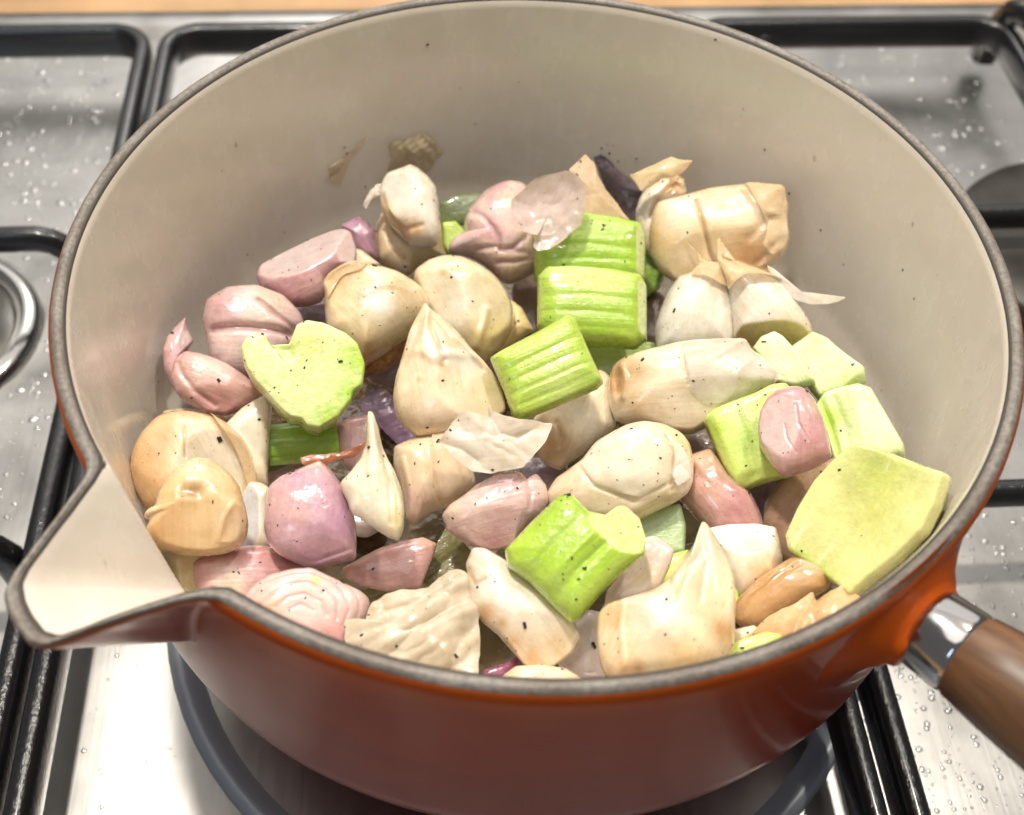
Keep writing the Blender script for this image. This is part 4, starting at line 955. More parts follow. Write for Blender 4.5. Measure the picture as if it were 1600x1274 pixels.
garlic('cream clove slice half hidden by the front rim', [(1060, 960), (1150, 895), (1300, 885), (1450, 905), (1580, 985), (1600, 1040), (1300, 1060), (1070, 1040)], -.040, LC, Z=Z10, T=22, n=3.5, seed=38)
garlic('small pale clove behind the slim shallot at the far wall', [(680, 790), (740, 805), (850, 890), (800, 940), (680, 930)], -.052, CREAM, Z=Z3, T=16, seed=39)

# -- shallots
shal('slim pink shallot wedge with a square cut end against the far wall', [(620, 678), (655, 695), (688, 790), (688, 880), (600, 935), (520, 1000), (510, 1060), (480, 1110), (400, 1138), (310, 1142), (220, 1092), (130, 1032), (103, 970), (130, 900), (220, 848), (310, 800), (430, 738), (550, 690)], -.045, PINK * (1.06, 1.1, 1.12), Z=Z3, T=38, n=2.6, seed=51, axis=((120, 980), (640, 760)), smooth=1,
     cuts=[((620, 735), (110, 1000), .55, -.75, FLESHP * (.82, .82, .85)), ((560, 700), (620, 940), .75, -.75, FLESHP * (1.0, .95, .95))], spots=[(330, 1090, 120, PINK * (.95, .85, .88)), (600, 820, 30, PURPLE * .8, .5)])
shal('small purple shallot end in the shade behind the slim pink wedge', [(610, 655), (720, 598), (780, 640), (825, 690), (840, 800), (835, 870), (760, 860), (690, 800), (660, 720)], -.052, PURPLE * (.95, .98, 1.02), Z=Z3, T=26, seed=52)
shal('creased double shallot half above the celery cross section', [(322, 500), (328, 472), (358, 453), (400, 449), (440, 464), (465, 490), (470, 506), (458, 530), (440, 560), (410, 590), (380, 588), (350, 582), (332, 562), (330, 535)], -.047, PINK * (1.08, 1.28, 1.3), T=46, n=2.4, seed=53, axis=((325, 510), (465, 515)), spots=[(400, 470, 45, FLESHP), (360, 560, 40, FLESHP * (1, 1.02, 1)), (420, 480, 30, PALEY * .92, .5), (340, 480, 30, PINK)], creases=[([(322, 522), (376, 519), (420, 522), (462, 528)], 11, 6, PINK * .8), ([(404, 478), (430, 500), (462, 522)], 6, 4, PINK * .85)])
shal('curled shallot petal tip resting on the wall above the spout', [(430, 78), (370, 140), (325, 200), (303, 270), (308, 380), (345, 470), (410, 560), (450, 480), (430, 400), (410, 330), (445, 270), (477, 220), (440, 140)], -.048, PINK * (1.0, 1.02, 1.1), Z=Z1, T=22, n=2.4, seed=55, centre=(370, 330), smooth=1, spots=[(440, 200, 60, FLESHP), (330, 260, 40, PINK * 1.15)])
shal('pink shallot wedge sprinkled with pepper beside the curled petal', [(390, 340), (450, 290), (520, 298), (620, 330), (700, 368), (790, 430), (860, 490), (907, 535), (870, 580), (790, 625), (680, 664), (560, 648), (470, 595), (400, 530), (370, 440)], -.046, PINK * (1.12, 1.15, 1.1), Z=Z1, T=38, n=2.5, seed=56, spots=[(560, 430, 120, FLESHP * (1.05, 1, .92)), (640, 630, 120, PINK * (.95, .85, .85)), (850, 540, 50, BROWNP * 1.2, .6)], facets=[((330, 560), (880, 600), .7, .7)], creases=[([(400, 360), (430, 440), (500, 540), (620, 620)], 4, 4)])
shal('round shallot with branching veins behind the celery pair', [(360, 308), (420, 293), (500, 305), (560, 350), (600, 450), (620, 560), (615, 680), (612, 780), (610, 850), (590, 892), (520, 932), (430, 968), (380, 962), (330, 912), (250, 842), (150, 792), (20, 762), (18, 722), (65, 660), (120, 690), (150, 690), (120, 560), (150, 490), (200, 420), (270, 350)], -.046, FLESHP * (1.02, .94, .90), Z=Z4, T=52, n=2.5, seed=57, centre=(370, 640), axis=((420, 300), (400, 960)), smooth=1,
     spots=[(330, 340, 80, PINK), (300, 640, 80, PINK * 1.15), (420, 460, 50, PALEY * .95, .7), (450, 900, 90, PALEY * (.95, .92, .95), .6), (80, 730, 60, FLESHP)], creases=[([(170, 515), (240, 560), (310, 640), (350, 700), (360, 760)], 5, 4, PINK * .8), ([(360, 780), (450, 770), (530, 700), (560, 640)], 5, 4, PINK * .8), ([(200, 770), (330, 765), (400, 790), (560, 800)], 4, 4, PINK * .85), ([(340, 860), (450, 860), (580, 830)], 4, 4, PINK * .85)])
sheet('translucent cupped shallot layer resting on the celery', [(440, 400), (520, 330), (620, 260), (730, 225), (820, 213), (890, 240), (932, 300), (942, 400), (922, 490), (905, 575), (840, 625), (780, 685), (700, 735), (620, 757), (580, 732), (582, 692), (620, 662), (560, 640), (500, 620), (465, 540), (430, 470)], -.028, FLESHP * (1.08, 1.08, 1.12), Z=Z4, dome=-20, crumple=.05, wave=.05, seed=58, mat='wetskin', name='shallot_layer', cat='shallot', group=SG, edgecurl=6, folds=[([(600, 640), (700, 640), (860, 500)], -6, 10)])
shal('small egg shaped shallot end with a ringed cut face on the celery', [(790, 428), (850, 438), (910, 500), (960, 600), (992, 720), (1012, 840), (980, 872), (880, 922), (750, 967), (700, 932), (640, 842), (600, 780), (588, 680), (600, 580), (640, 500), (700, 450)], -.028, PINK * (.98, .88, .9), Z=Z8, T=44, n=2.6, seed=59, axis=((790, 430), (760, 960)), cuts=[((700, 960), (740, 440), .72, .45, FLESHP * (1, .95, .97))], spots=[(660, 560, 90, PINK * (.9, .72, .75)), (650, 830, 80, FLESHP * (1, .9, .85)), (940, 560, 60, PALEY * .9, .6), (740, 920, 60, PINK * .95)],
     creases=[([(745, 680), (760, 770), (810, 850)], 1.6, 2, PINK * 1.1), ([(810, 560), (825, 680), (880, 780)], 1.6, 2, PINK * 1.1), ([(860, 520), (885, 600), (912, 650)], 1.6, 2, PINK * 1.05)])
shal('large brownish shallot partly under the big hollow celery chunk', [(1310, 715), (1270, 735), (1235, 738), (1215, 760), (1200, 790), (1197, 830), (1215, 862), (1245, 880), (1290, 860), (1330, 800), (1335, 740)], -.048, BROWNP * (1.08, 1.08, 1.05), T=48, seed=60, spots=[(1290, 735, 25, TAN, .6), (1225, 840, 40, BROWNP * .9)])
shal('shiny pinkish brown shallot between the plump clove and the celery block', [(1076, 716), (1110, 704), (1123, 722), (1137, 744), (1155, 761), (1172, 773), (1184, 800), (1190, 828), (1160, 842), (1120, 836), (1090, 810), (1068, 785), (1062, 760), (1078, 740)], -.044, PINK * (.92, .9, .85), T=44, n=2.5, seed=61, spots=[(1100, 722, 28, TAN * (1, .95, .95), .8), (1150, 800, 35, PINK * (.9, .72, .75)), (1110, 770, 35, BROWNP * 1.35, .8)], lump=.07)
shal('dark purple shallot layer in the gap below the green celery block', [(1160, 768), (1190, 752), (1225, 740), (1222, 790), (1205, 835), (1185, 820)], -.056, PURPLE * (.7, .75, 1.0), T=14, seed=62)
shal('plump pink shallot wedge between the barrel clove and vivid celery', [(768, 740), (810, 680), (900, 620), (970, 560), (1100, 490), (1250, 478), (1290, 528), (1345, 488), (1400, 560), (1412, 650), (1372, 730), (1292, 782), (1232, 852), (1200, 922), (1080, 948), (980, 932), (880, 882), (800, 822)], -.041, FLESHP * (1.03, .94, .92), Z=Z9, T=46, n=2.5, seed=63, smooth=1, axis=((780, 760), (1400, 600)), facets=[((790, 790), (1300, 760), .82, .65)], spots=[(1040, 880, 160, PINK * (1.0, .85, .82)), (1150, 540, 110, PINK * (.98, .95, 1.0)), (840, 740, 70, PALEY, .5), (980, 780, 130, FLESHP * (1.06, 1, .92), .8)], creases=[([(1280, 540), (1310, 620), (1300, 720)], 4, 4)])
shal('glossy purple shallot half beside the small white long tipped clove', [(1190, 18), (1260, 78), (1322, 170), (1372, 280), (1402, 400), (1405, 520), (1398, 605), (1280, 632), (1150, 655), (1050, 615), (950, 565), (888, 500), (863, 400), (868, 280), (890, 170), (960, 110), (1080, 60)], -.036, PURPLE * (1.12, 1.18, 1.12), Z=Z2, T=56, n=2.4, seed=64, smooth=1, axis=((1190, 20), (1120, 640)), spots=[(950, 300, 140, PINK * (1.05, 1.1, 1.1)), (1330, 400, 100, PURPLE * (1.0, .95, 1.1)), (1060, 380, 90, TAN * (1, .95, 1.05), .35), (1180, 60, 70, PINK * 1.15), (1150, 600, 90, PURPLE * 1.0)], facets=[((930, 590), (1420, 560), .62, .9)], creases=[([(1060, 618), (1150, 640), (1280, 600), (1400, 560)], 3, 3)])
shal('pink shallot slice lying beneath the long thin garlic tip', [(1380, 725), (1480, 690), (1592, 670), (1640, 760), (1640, 900), (1590, 1000), (1500, 1040), (1420, 980), (1385, 860)], -.056, PINK * (1.05, 1.08, 1.12), Z=Z1, T=22, n=3, seed=65)
shal('large pink shallot half under the ringed slice at the spout', [(415, 642), (500, 590), (600, 560), (750, 543), (850, 548), (950, 573), (1040, 618), (1100, 650), (1160, 700), (1080, 800), (900, 920), (740, 940), (640, 920), (540, 890), (470, 830), (435, 740)], -.047, PINK * (1.04, .92, .92), Z=Z2, T=42, n=2.5, seed=66, spots=[(640, 740, 130, FLESHP * (1.02, .98, .95)), (820, 600, 140, PINK * (1.02, .85, .85)), (650, 830, 80, PALEY * (1, .97, 1.1), .8)])
shal('shallot half cut face up showing pale rings near the front rim', [(1140, 683), (1250, 738), (1350, 788), (1430, 828), (1482, 880), (1478, 950), (1440, 1010), (1400, 1090), (1340, 1180), (1180, 1160), (1050, 1100), (900, 1015), (780, 925), (735, 890), (755, 830), (800, 778), (900, 718), (1020, 688)], -.037, FLESHP * (1.02, .92, .9), Z=Z2, T=38, n=3.2, seed=67, axis=((760, 860), (1450, 1000)), mats=('shallot_cut', 'shallot_cut'), spots=[(1280, 1120, 120, PINK * (1.06, .95, .95)), (1170, 782, 32, YGREEN * (1.0, 1.1, .6), .9), (900, 950, 80, PALEY * (1, .96, 1.15), .6)],
     creases=[([(775, 880), (860, 780), (1000, 730), (1130, 720), (1260, 780), (1330, 860), (1360, 960), (1320, 1060)], 2, 2.6, PINK * 1.15), ([(840, 920), (900, 860), (1000, 800), (1120, 790), (1230, 840), (1290, 920), (1290, 1010)], 1.8, 2.4, PINK * 1.2), ([(930, 930), (1000, 880), (1100, 860), (1200, 910), (1230, 990)], 1.6, 2.4, PINK * 1.2), ([(1380, 830), (1420, 900), (1420, 970), (1370, 1060)], 2.2, 2.6, PINK * 1.1), ([(1010, 950), (1080, 920), (1150, 960)], 1.4, 2.4, PINK * 1.2)])
shal('wet translucent pink shallot layer beside the amber oil', [(440, 110), (560, 88), (645, 130), (605, 230), (575, 300), (540, 395), (420, 400), (340, 408), (200, 378), (105, 330), (70, 270), (180, 210), (300, 150)], -.050, PINK * (1.08, 1.05, 1.0), Z=Z10, T=20, n=2.6, seed=68, spots=[(250, 320, 80, PINK), (600, 140, 40, TAN, .5)], lump=.08)
shal('pale translucent shallot layer propped against the vivid celery chunk', [(735, 330), (800, 313), (870, 350), (922, 400), (892, 500), (835, 620), (745, 705), (600, 735), (500, 760), (520, 650), (640, 500)], -.036, FLESHP * (.98, .96, .88), Z=Z11, T=16, n=3, seed=69, dish=.5, mats=('shallot_cut', 'shallot_cut'), spots=[(740, 540, 90, PALEY * (.9, .85, .85), .7)])
shal('grey white shallot layer in the gap behind the front rim', [(300, 850), (400, 780), (480, 800), (500, 950), (510, 1100), (480, 1240), (350, 1230), (250, 1150), (180, 1060), (300, 960)], -.050, FLESHP * (.92, .98, .98), Z=Z11, T=18, n=3, seed=70, mats=('shallot_cut', 'shallot_cut'))
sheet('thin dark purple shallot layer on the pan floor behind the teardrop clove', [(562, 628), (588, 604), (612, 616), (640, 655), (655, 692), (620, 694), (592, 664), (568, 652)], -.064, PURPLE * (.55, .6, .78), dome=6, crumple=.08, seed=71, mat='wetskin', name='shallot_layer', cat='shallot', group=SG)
shal('bright magenta shallot skin sliver at the front rim', [(880, 965), (950, 910), (1080, 868), (1165, 818), (1160, 880), (1100, 950), (1050, 1000)], -.043, (.30, .07, .14), Z=Z10, T=9, seed=72)
shal('pale shallot piece wedged under the green celery slice near the spout', [(420, 740), (470, 722), (520, 735), (520, 770), (470, 785), (425, 775)], -.062, PINK * (.85, .95, .9), T=16, seed=73)

# -- celery
cel('bright ribbed celery chunk lying at the far side under the cupped shallot layer', [(837, 352), (862, 343), (910, 337), (960, 344), (1000, 354), (1005, 372), (1004, 436), (985, 446), (900, 442), (850, 446), (838, 436)], -.043, GREEN * (1.06, 1.03, 1.0), T=44, Tb=34, n=6, seed=81, smooth=0, axis=((838, 390), (1004, 390)), facets=[((838, 378), (1004, 386), 1.0, .35), ((838, 366), (1004, 372), 1.02, .35)], cuts=[((992, 340), (993, 450), .8, 1.5, PALEG)], creases=[([(845, 372), (920, 370), (990, 378)], 1.3, 4), ([(845, 392), (920, 390), (990, 397)], 1.6, 4), ([(845, 412), (920, 411), (990, 416)], 1.3, 4), ([(850, 357), (920, 353), (990, 364)], -1.0, 4)], spots=[(900, 355, 40, GREEN * (1.25, 1.12, 1.8), .8), (920, 420, 60, GREEN * (.88, .95, .8), .7)])
cel('bright ribbed celery chunk in front of its twin beside the white clove halves', [(842, 436), (856, 421), (900, 420), (960, 426), (1000, 434), (1007, 450), (1007, 530), (990, 544), (905, 540), (850, 522), (843, 510)], -.039, GREEN * (1.12, 1.06, 1.15), T=46, Tb=34, n=6, seed=82, smooth=0, axis=((842, 480), (1007, 486)), facets=[((842, 462), (1006, 470), 1.0, .3)], cuts=[((995, 420), (996, 550), .8, 1.5, PALEG)], creases=[([(850, 447), (920, 446), (992, 454)], 1.3, 4), ([(848, 470), (920, 470), (992, 477)], 1.7, 4.5), ([(848, 493), (920, 495), (992, 502)], 1.4, 4), ([(855, 513), (920, 519), (992, 524)], 1.2, 4)], spots=[(910, 436, 46, PALEG * (.95, 1, .7), .75), (930, 515, 60, GREEN * (.95, 1, .85), .7)])
cel('pale celery offcut peeking from under the celery pair', [(905, 540), (960, 535), (1022, 538), (1022, 560), (985, 585), (950, 595), (915, 585)], -.056, PALEG * (.85, 1.0, .75), T=20, seed=83, axis=((905, 560), (1022, 560)))
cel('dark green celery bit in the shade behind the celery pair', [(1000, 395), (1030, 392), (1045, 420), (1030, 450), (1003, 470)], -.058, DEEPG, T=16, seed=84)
cel('slanted celery chunk with strong ribs resting on the barrel clove', [(768, 562), (785, 551), (835, 525), (886, 496), (897, 500), (915, 542), (940, 598), (930, 608), (870, 634), (812, 657), (804, 652), (790, 612)], -.030, GREEN * (1.2, 1.1, 1.4), T=44, Tb=34, n=6, seed=85, smooth=0, axis=((785, 605), (920, 550)), facets=[((800, 640), (935, 585), .85, .45)], cuts=[((884, 490), (940, 612), .82, -1.5, PALEG)], creases=[([(780, 570), (840, 541), (893, 514)], 1.6, 3.5), ([(787, 588), (848, 559), (902, 533)], 1.9, 3.5), ([(793, 606), (856, 578), (911, 553)], 1.6, 3.5), ([(800, 623), (864, 597), (919, 572)], 2.4, 4), ([(807, 640), (872, 615), (928, 590)], 1.4, 3.5)], spots=[(870, 600, 40, PALEG * (1, 1.05, .8), .6), (820, 550, 40, GREEN * (1.3, 1.15, 1.7), .6)])
cel('celery chunk turned end on showing its C shaped cut face', [(803, 280), (830, 222), (890, 198), (940, 208), (975, 265), (1085, 258), (1110, 190), (1130, 140), (1190, 112), (1290, 128), (1420, 188), (1490, 250), (1533, 370), (1515, 500), (1458, 540), (1450, 590), (1370, 690), (1260, 758), (1190, 742), (1160, 702), (1090, 690), (1010, 620), (950, 545), (880, 470), (830, 390)], -.036, PALEG * (1.1, 1.08, 1.1), Z=Z1, T=28, Tb=60, n=60, seed=86, smooth=0, centre=(1130, 470), mats=('celery_cut', 'celery'),
    spots=[(1500, 350, 130, GREEN * (1.25, 1.15, 1.3)), (1320, 690, 130, GREEN * (1.25, 1.15, 1.5)), (1180, 270, 120, YGREEN * (1.15, 1.1, 1.2)), (1450, 560, 90, GREEN * 1.2)], creases=[([(1000, 250), (1070, 300)], 8, 12)], axis=((900, 220), (1300, 720)), lump=.035)
celery('small dark celery slice lying between the celery end and purple shallot', (418, 696), (528, 684), -.052, -.052, 66, 38, 45, roll=-8, col=GREEN * (.8, .92, .95), incol=PALEG, seed=87, ribs=4)
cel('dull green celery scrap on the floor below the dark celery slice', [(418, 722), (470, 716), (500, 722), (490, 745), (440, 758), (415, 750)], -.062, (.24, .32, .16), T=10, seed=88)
cel('pale celery batten leaning on the skin covered clove tip', [(550, 190), (600, 120), (680, 88), (730, 118), (820, 220), (890, 330), (918, 390), (800, 430), (700, 400), (610, 290)], -.040, PALEG * (1.12, 1.1, 1.35), Z=Z8, T=26, seed=89, smooth=1, axis=((640, 100), (860, 400)), spots=[(570, 190, 60, PALEG)])
cel('pale celery batten set against the handle side wall', [(770, 200), (920, 93), (1000, 130), (1100, 220), (1218, 310), (1222, 390), (1150, 432), (1080, 455), (960, 495), (900, 420), (840, 310)], -.042, PALEG * (1.08, 1.08, 1.25), Z=Z8, T=30, seed=90, smooth=1, axis=((840, 150), (1100, 420)), facets=[((1060, 470), (1240, 320), .9, -1.2)], spots=[(1150, 420, 70, PALEG * (.8, .85, .6)), (900, 150, 80, PALEG * (1, 1.02, 1))])
cel('pale wide celery chunk with green grooves behind the big hollow chunk', [(950, 560), (1000, 480), (1080, 450), (1200, 423), (1272, 450), (1332, 560), (1392, 670), (1452, 780), (1455, 840), (1350, 880), (1200, 900), (1060, 890), (1010, 720)], -.039, PALEG * (1.1, 1.1, 1.2), Z=Z8, T=34, seed=91, smooth=1, axis=((960, 500), (1080, 880)), spots=[(1040, 640, 70, GREEN * (1.35, 1.25, 1.8)), (1300, 640, 140, PALEG * (1.15, 1.12, 1.5))], creases=[([(980, 530), (1040, 680), (1090, 860)], 7, 5, GREEN * 1.3), ([(1060, 520), (1130, 700), (1150, 850)], 5, 6), ([(1150, 460), (1200, 600), (1240, 800)], -4, 9)])
cel('yellow green celery block under the small egg shaped shallot', [(255, 640), (290, 590), (400, 540), (560, 480), (650, 430), (740, 420), (840, 560), (860, 800), (760, 960), (600, 1002), (480, 1057), (440, 1042), (380, 940), (310, 780)], -.038, YGREEN * (1.0, 1.12, .85), Z=Z8, T=42, seed=92, smooth=1, axis=((400, 560), (560, 1020)), facets=[((310, 660), (470, 1060), .95, .9), ((440, 1010), (760, 900), .9, .8)], spots=[(330, 720, 50, GREEN * (1.25, 1.1, 1)), (480, 600, 90, PALEG), (520, 780, 70, GREEN * (1.2, 1.15, 2.2))], creases=[([(420, 560), (500, 760), (560, 980)], 3, 8)])
cel('big hollow celery chunk with its smooth inside facing up by the handle', [(790, 48), (900, 78), (1050, 148), (1240, 236), (1195, 400), (1135, 530), (1005, 662), (865, 772), (772, 855), (700, 802), (560, 702), (448, 612), (438, 540), (500, 400), (590, 250), (700, 130)], -.030, np.array((.74, .74, .34)), Z=(1114, 683, .2983), T=40, Tb=34, n=50, grow=.955, seed=93, smooth=0, axis=((650, 730), (1000, 120)), creases=[([(600, 740), (820, 430), (1020, 130)], 32, 44), ([(640, 740), (1040, 150)], -3, 6)], ctrim=60, mats=('celery', 'celery'), lump=.03, facets=[((430, 560), (790, 850), .95, 1.5)], lean=10, side=18, spots=[(620, 740, 80, GREEN * (1.3, 1.2, 1.3)), (520, 660, 60, GREEN * (1.3, 1.2, 1.3)), (900, 250, 130, YGREEN * (1.0, 1.0, .85)), (870, 420, 150, (.60, .60, .17), .8)])  # darker middle spot paints the shade of the hollow into the colour
cel('vivid green celery chunk with notched end in front of the plump clove', [(793, 862), (830, 822), (872, 780), (893, 777), (906, 789), (920, 803), (945, 809), (965, 789), (976, 787), (997, 806), (1005, 840), (1002, 867), (965, 897), (935, 927), (908, 960), (893, 967), (870, 947), (830, 908), (798, 886)], -.026, GREEN * (1.0, 1.0, .8), T=48, Tb=44, n=4, seed=94, smooth=0, centre=(905, 868), axis=((840, 920), (950, 820)), cuts=[((884, 770), (1010, 892), .62, .95, PALEG * (1.0, 1.0, .85))], creases=[([(868, 940), (905, 895), (945, 858)], 7, 6), ([(835, 900), (870, 855), (905, 820)], 3, 8), ([(850, 925), (890, 880), (925, 845)], -4, 7)], spots=[(885, 925, 34, GREEN * (1.15, 1.08, 1.6), .7), (820, 860, 30, GREEN * (1.15, 1.1, 1))])
cel('pale mint celery piece behind the vivid green chunk', [(990, 800), (1030, 798), (1062, 790), (1070, 820), (1068, 865), (1040, 870), (995, 870)], -.047, (.46, .60, .32), T=20, seed=95, axis=((995, 840), (1070, 830)))
cel('yellow green celery strip lying along the front rim', [(-20, 1170), (100, 1088), (250, 1035), (325, 1045), (320, 1090), (150, 1160), (20, 1230), (-60, 1230)], -.034, YGREEN * (1.1, 1.1, 1), Z=Z12, T=16, seed=96, n=4)
cel('narrow lime celery sliver beside the clove with the raised tip', [(1142, 900), (1152, 890), (1156, 920), (1152, 962), (1142, 975), (1136, 940)], -.045, YGREEN * (1.05, 1.15, .8), T=8, n=4, seed=97)
cel('small lime celery end behind the round veined shallot', [(690, 350), (712, 348), (735, 372), (728, 392), (705, 400), (690, 385)], -.054, YGREEN * (.85, 1.0, .6), T=14, seed=98)
cel('little celery edge showing under the pale shallot layer', [(1025, 895), (1045, 868), (1075, 860), (1070, 890), (1045, 915), (1022, 925)], -.046, YGREEN * (1.05, 1.1, .8), T=12, n=4, seed=99)
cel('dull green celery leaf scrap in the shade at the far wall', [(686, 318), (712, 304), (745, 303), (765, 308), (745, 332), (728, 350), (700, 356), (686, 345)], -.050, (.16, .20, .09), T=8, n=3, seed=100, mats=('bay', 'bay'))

# -- loose skins, leaf
sheet('thin garlic skin flake stuck to the far wall alone', [(528, 290), (600, 230), (680, 180), (720, 120), (780, 88), (695, 200), (655, 280), (605, 395), (535, 362)], 0, CREAM * (1, .97, .93), Z=Z3, on_wall=True, dome=6, crumple=.08, seed=111, mat='stuckskin', folds=[([(560, 380), (690, 190)], 6, 8)])
sheet('olive tan skin flake stuck to the far wall above the upright clove', [(895, 150), (930, 120), (1060, 103), (1110, 63), (1180, 113), (1248, 185), (1192, 250), (1130, 332), (1050, 285), (960, 285), (885, 305), (920, 220)], 0, (.62, .52, .34), Z=Z3, on_wall=True, dome=5, crumple=.14, seed=112, mat='stuckskin')
sheet('stiff triangular tan skin standing behind the cupped shallot layer', [(835, 205), (890, 150), (945, 103), (1000, 150), (1040, 250), (1100, 350), (1150, 420), (1232, 530), (1262, 572), (1150, 572), (940, 540), (900, 400), (880, 260)], -.036, CREAM * (.97, .87, .78), Z=Z4, dome=5, crumple=.03, wave=.05, seed=113)
sheet('dark purple skin strip lying on the far wall beside the triangular skin', [(1000, 110), (1050, 88), (1110, 140), (1180, 220), (1260, 300), (1332, 350), (1312, 440), (1285, 545), (1220, 530), (1130, 420), (1050, 260)], 0, (.20, .16, .19), Z=Z4, on_wall=True, dome=6, crumple=.06, seed=114, mat='shallot', name='shallot_skin_flake')
sheet('folded tan skin flake on the far wall above the slim pale clove', [(98, 170), (130, 165), (350, 63), (400, 83), (478, 88), (430, 150), (380, 182), (290, 205), (180, 265), (130, 215)], -.030, CREAM * (1, .92, .78), Z=Z5, dome=8, crumple=.04, seed=115)
sheet('large crisp garlic skin curled open on top of the barrel cloves', [(728, 290), (800, 210), (890, 98), (960, 110), (1040, 118), (1045, 40), (1070, 90), (1130, 118), (1220, 158), (1330, 150), (1442, 168), (1402, 280), (1332, 362), (1262, 442), (1180, 455), (1060, 482), (950, 472), (870, 402), (800, 340)], -.028, WHITE * (1, .96, .93), Z=Z9, dome=14, crumple=.13, wave=.12, seed=117, edgecurl=12, folds=[([(1060, 130), (1120, 230), (1230, 260), (1340, 200)], 11, 12), ([(740, 290), (880, 330), (980, 400)], 7, 10)])
sheet('crumpled wet tan skin heaped at the front rim', [(73, 590), (120, 588), (200, 622), (240, 500), (330, 440), (450, 420), (580, 400), (680, 320), (770, 278), (842, 300), (872, 400), (932, 530), (912, 600), (906, 750), (892, 945), (870, 990), (700, 985), (400, 940), (170, 830), (88, 745)], -.036, WHITE * (.98, .93, .84), Z=Z10, dome=34, crumple=.24, wave=.12, seed=118, mat='wetpaper', axis=((200, 800), (800, 350)), folds=[([(250, 560), (480, 520), (800, 330)], 10, 12), ([(380, 800), (560, 640), (860, 470)], 12, 12), ([(700, 950), (780, 760), (880, 640)], 10, 10), ([(180, 700), (330, 640), (460, 560)], 8, 9)])
sheet('rust red shallot skin scrap above the glossy purple shallot', [(1160, 940), (1200, 925), (1290, 915), (1380, 900), (1480, 905), (1540, 860), (1590, 820), (1540, 880), (1480, 930), (1400, 950), (1300, 990), (1180, 985)], -.036, (.42, .14, .07), Z=Z1, dome=3, crumple=.12, seed=120, mat='shallot', name='shallot_skin_flake')
sheet('olive grey bay leaf lying in oil under the crumpled skin', [(700, 28), (740, 18), (800, 100), (872, 180), (835, 300), (760, 320), (660, 370), (560, 430), (420, 480), (260, 520), (170, 480), (170, 410), (250, 365), (400, 380), (520, 360), (600, 250), (690, 130)], -.056, (.21, .20, .085), Z=Z10, dome=5, crumple=.06, seed=121, mat='bay', name='bay_leaf', cat='bay leaf', group=None, folds=[([(200, 460), (560, 360), (760, 180)], 4, 6)])
# -- dark shallot fillers, added to deepen the shade in the pile's gaps
_rs = np.random.RandomState(21)
FILLERS = ['beside the celery cross section and the tan skinned clove', 'in the gap between the smooth yellow clove and the celery pair', 'under the large crisp curled skin', 'between the celery pair and the white clove halves', 'between the plump clove and the plump pink shallot', 'under the glossy purple shallot and the small white clove', 'beside the bay leaf and the plump pink shallot', 'behind the thick white clove slice at the front rim', 'between the skin covered clove and the yellow green celery block', 'under the celery cross section and the creased double shallot', 'between the creased double shallot and the tan skinned clove', 'behind the smooth pale yellow clove', 'under the slanted ribbed celery chunk', 'at the foot of the papery teardrop clove', 'under the yellow green celery block', 'between the slim pink wedge and the tan skinned clove', 'behind the clove with the sharp raised tip', 'under the barrel shaped clove']
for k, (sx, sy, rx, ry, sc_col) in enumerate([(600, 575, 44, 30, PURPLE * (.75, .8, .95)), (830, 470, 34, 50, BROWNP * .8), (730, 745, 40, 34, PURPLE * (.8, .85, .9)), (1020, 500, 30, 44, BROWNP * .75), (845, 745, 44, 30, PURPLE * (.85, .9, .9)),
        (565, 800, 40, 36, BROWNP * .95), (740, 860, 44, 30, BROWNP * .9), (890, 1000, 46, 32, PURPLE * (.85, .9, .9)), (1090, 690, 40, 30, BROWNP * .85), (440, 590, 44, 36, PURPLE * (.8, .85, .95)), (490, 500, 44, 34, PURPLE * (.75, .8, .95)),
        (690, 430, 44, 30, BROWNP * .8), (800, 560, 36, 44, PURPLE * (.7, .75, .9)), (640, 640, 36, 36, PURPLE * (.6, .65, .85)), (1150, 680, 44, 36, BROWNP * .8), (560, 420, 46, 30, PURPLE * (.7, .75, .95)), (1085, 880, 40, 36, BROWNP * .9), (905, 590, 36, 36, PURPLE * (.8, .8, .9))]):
    an = np.linspace(0, 2 * np.pi, 9, endpoint=False)
    rr_ = _rs.uniform(.75, 1.15, 9)
    sheet_ol = [(sx + rx * a * math.cos(t), sy + ry * a * math.sin(t)) for t, a in zip(an, rr_)]
    solid('shallot_filler', 'added dark shallot filler ' + FILLERS[k], 'shallot filler', 'dark gap fillers low in the pile', sheet_ol, -.066, T=14, Tb=8, col=sc_col * .55 + sc_col.mean() * .4, mats=('shallot', 'shallot_cut'), seed=200 + k, lean=30, N_=60, rings=18, lump=.1)

# ------------------------------------------------------------------ oil on the pan floor
mb = MB()
t = np.linspace(0, 2 * np.pi, 96, endpoint=False)
rr = np.concatenate([[0.0002], np.linspace(.01, .0815, 14), [.0832, .0842]])
zz = np.full(len(rr), FLOOR + 0.0036); zz[-1] = FLOOR + .0030; zz[-2] = FLOOR + 0.0034
V = np.stack([rr[:, None] * np.cos(t), rr[:, None] * np.sin(t), np.broadcast_to(zz[:, None], (len(rr), 96))], -1)
mb.grid(V, (1, 1, 1), wrap=True)
o = link('cooking_oil', mb.mesh('cooking_oil', [M['oil']])); o['kind'] = 'stuff'
tag(o, 'thin amber cooking oil pooled on the saucepan floor', 'oil')

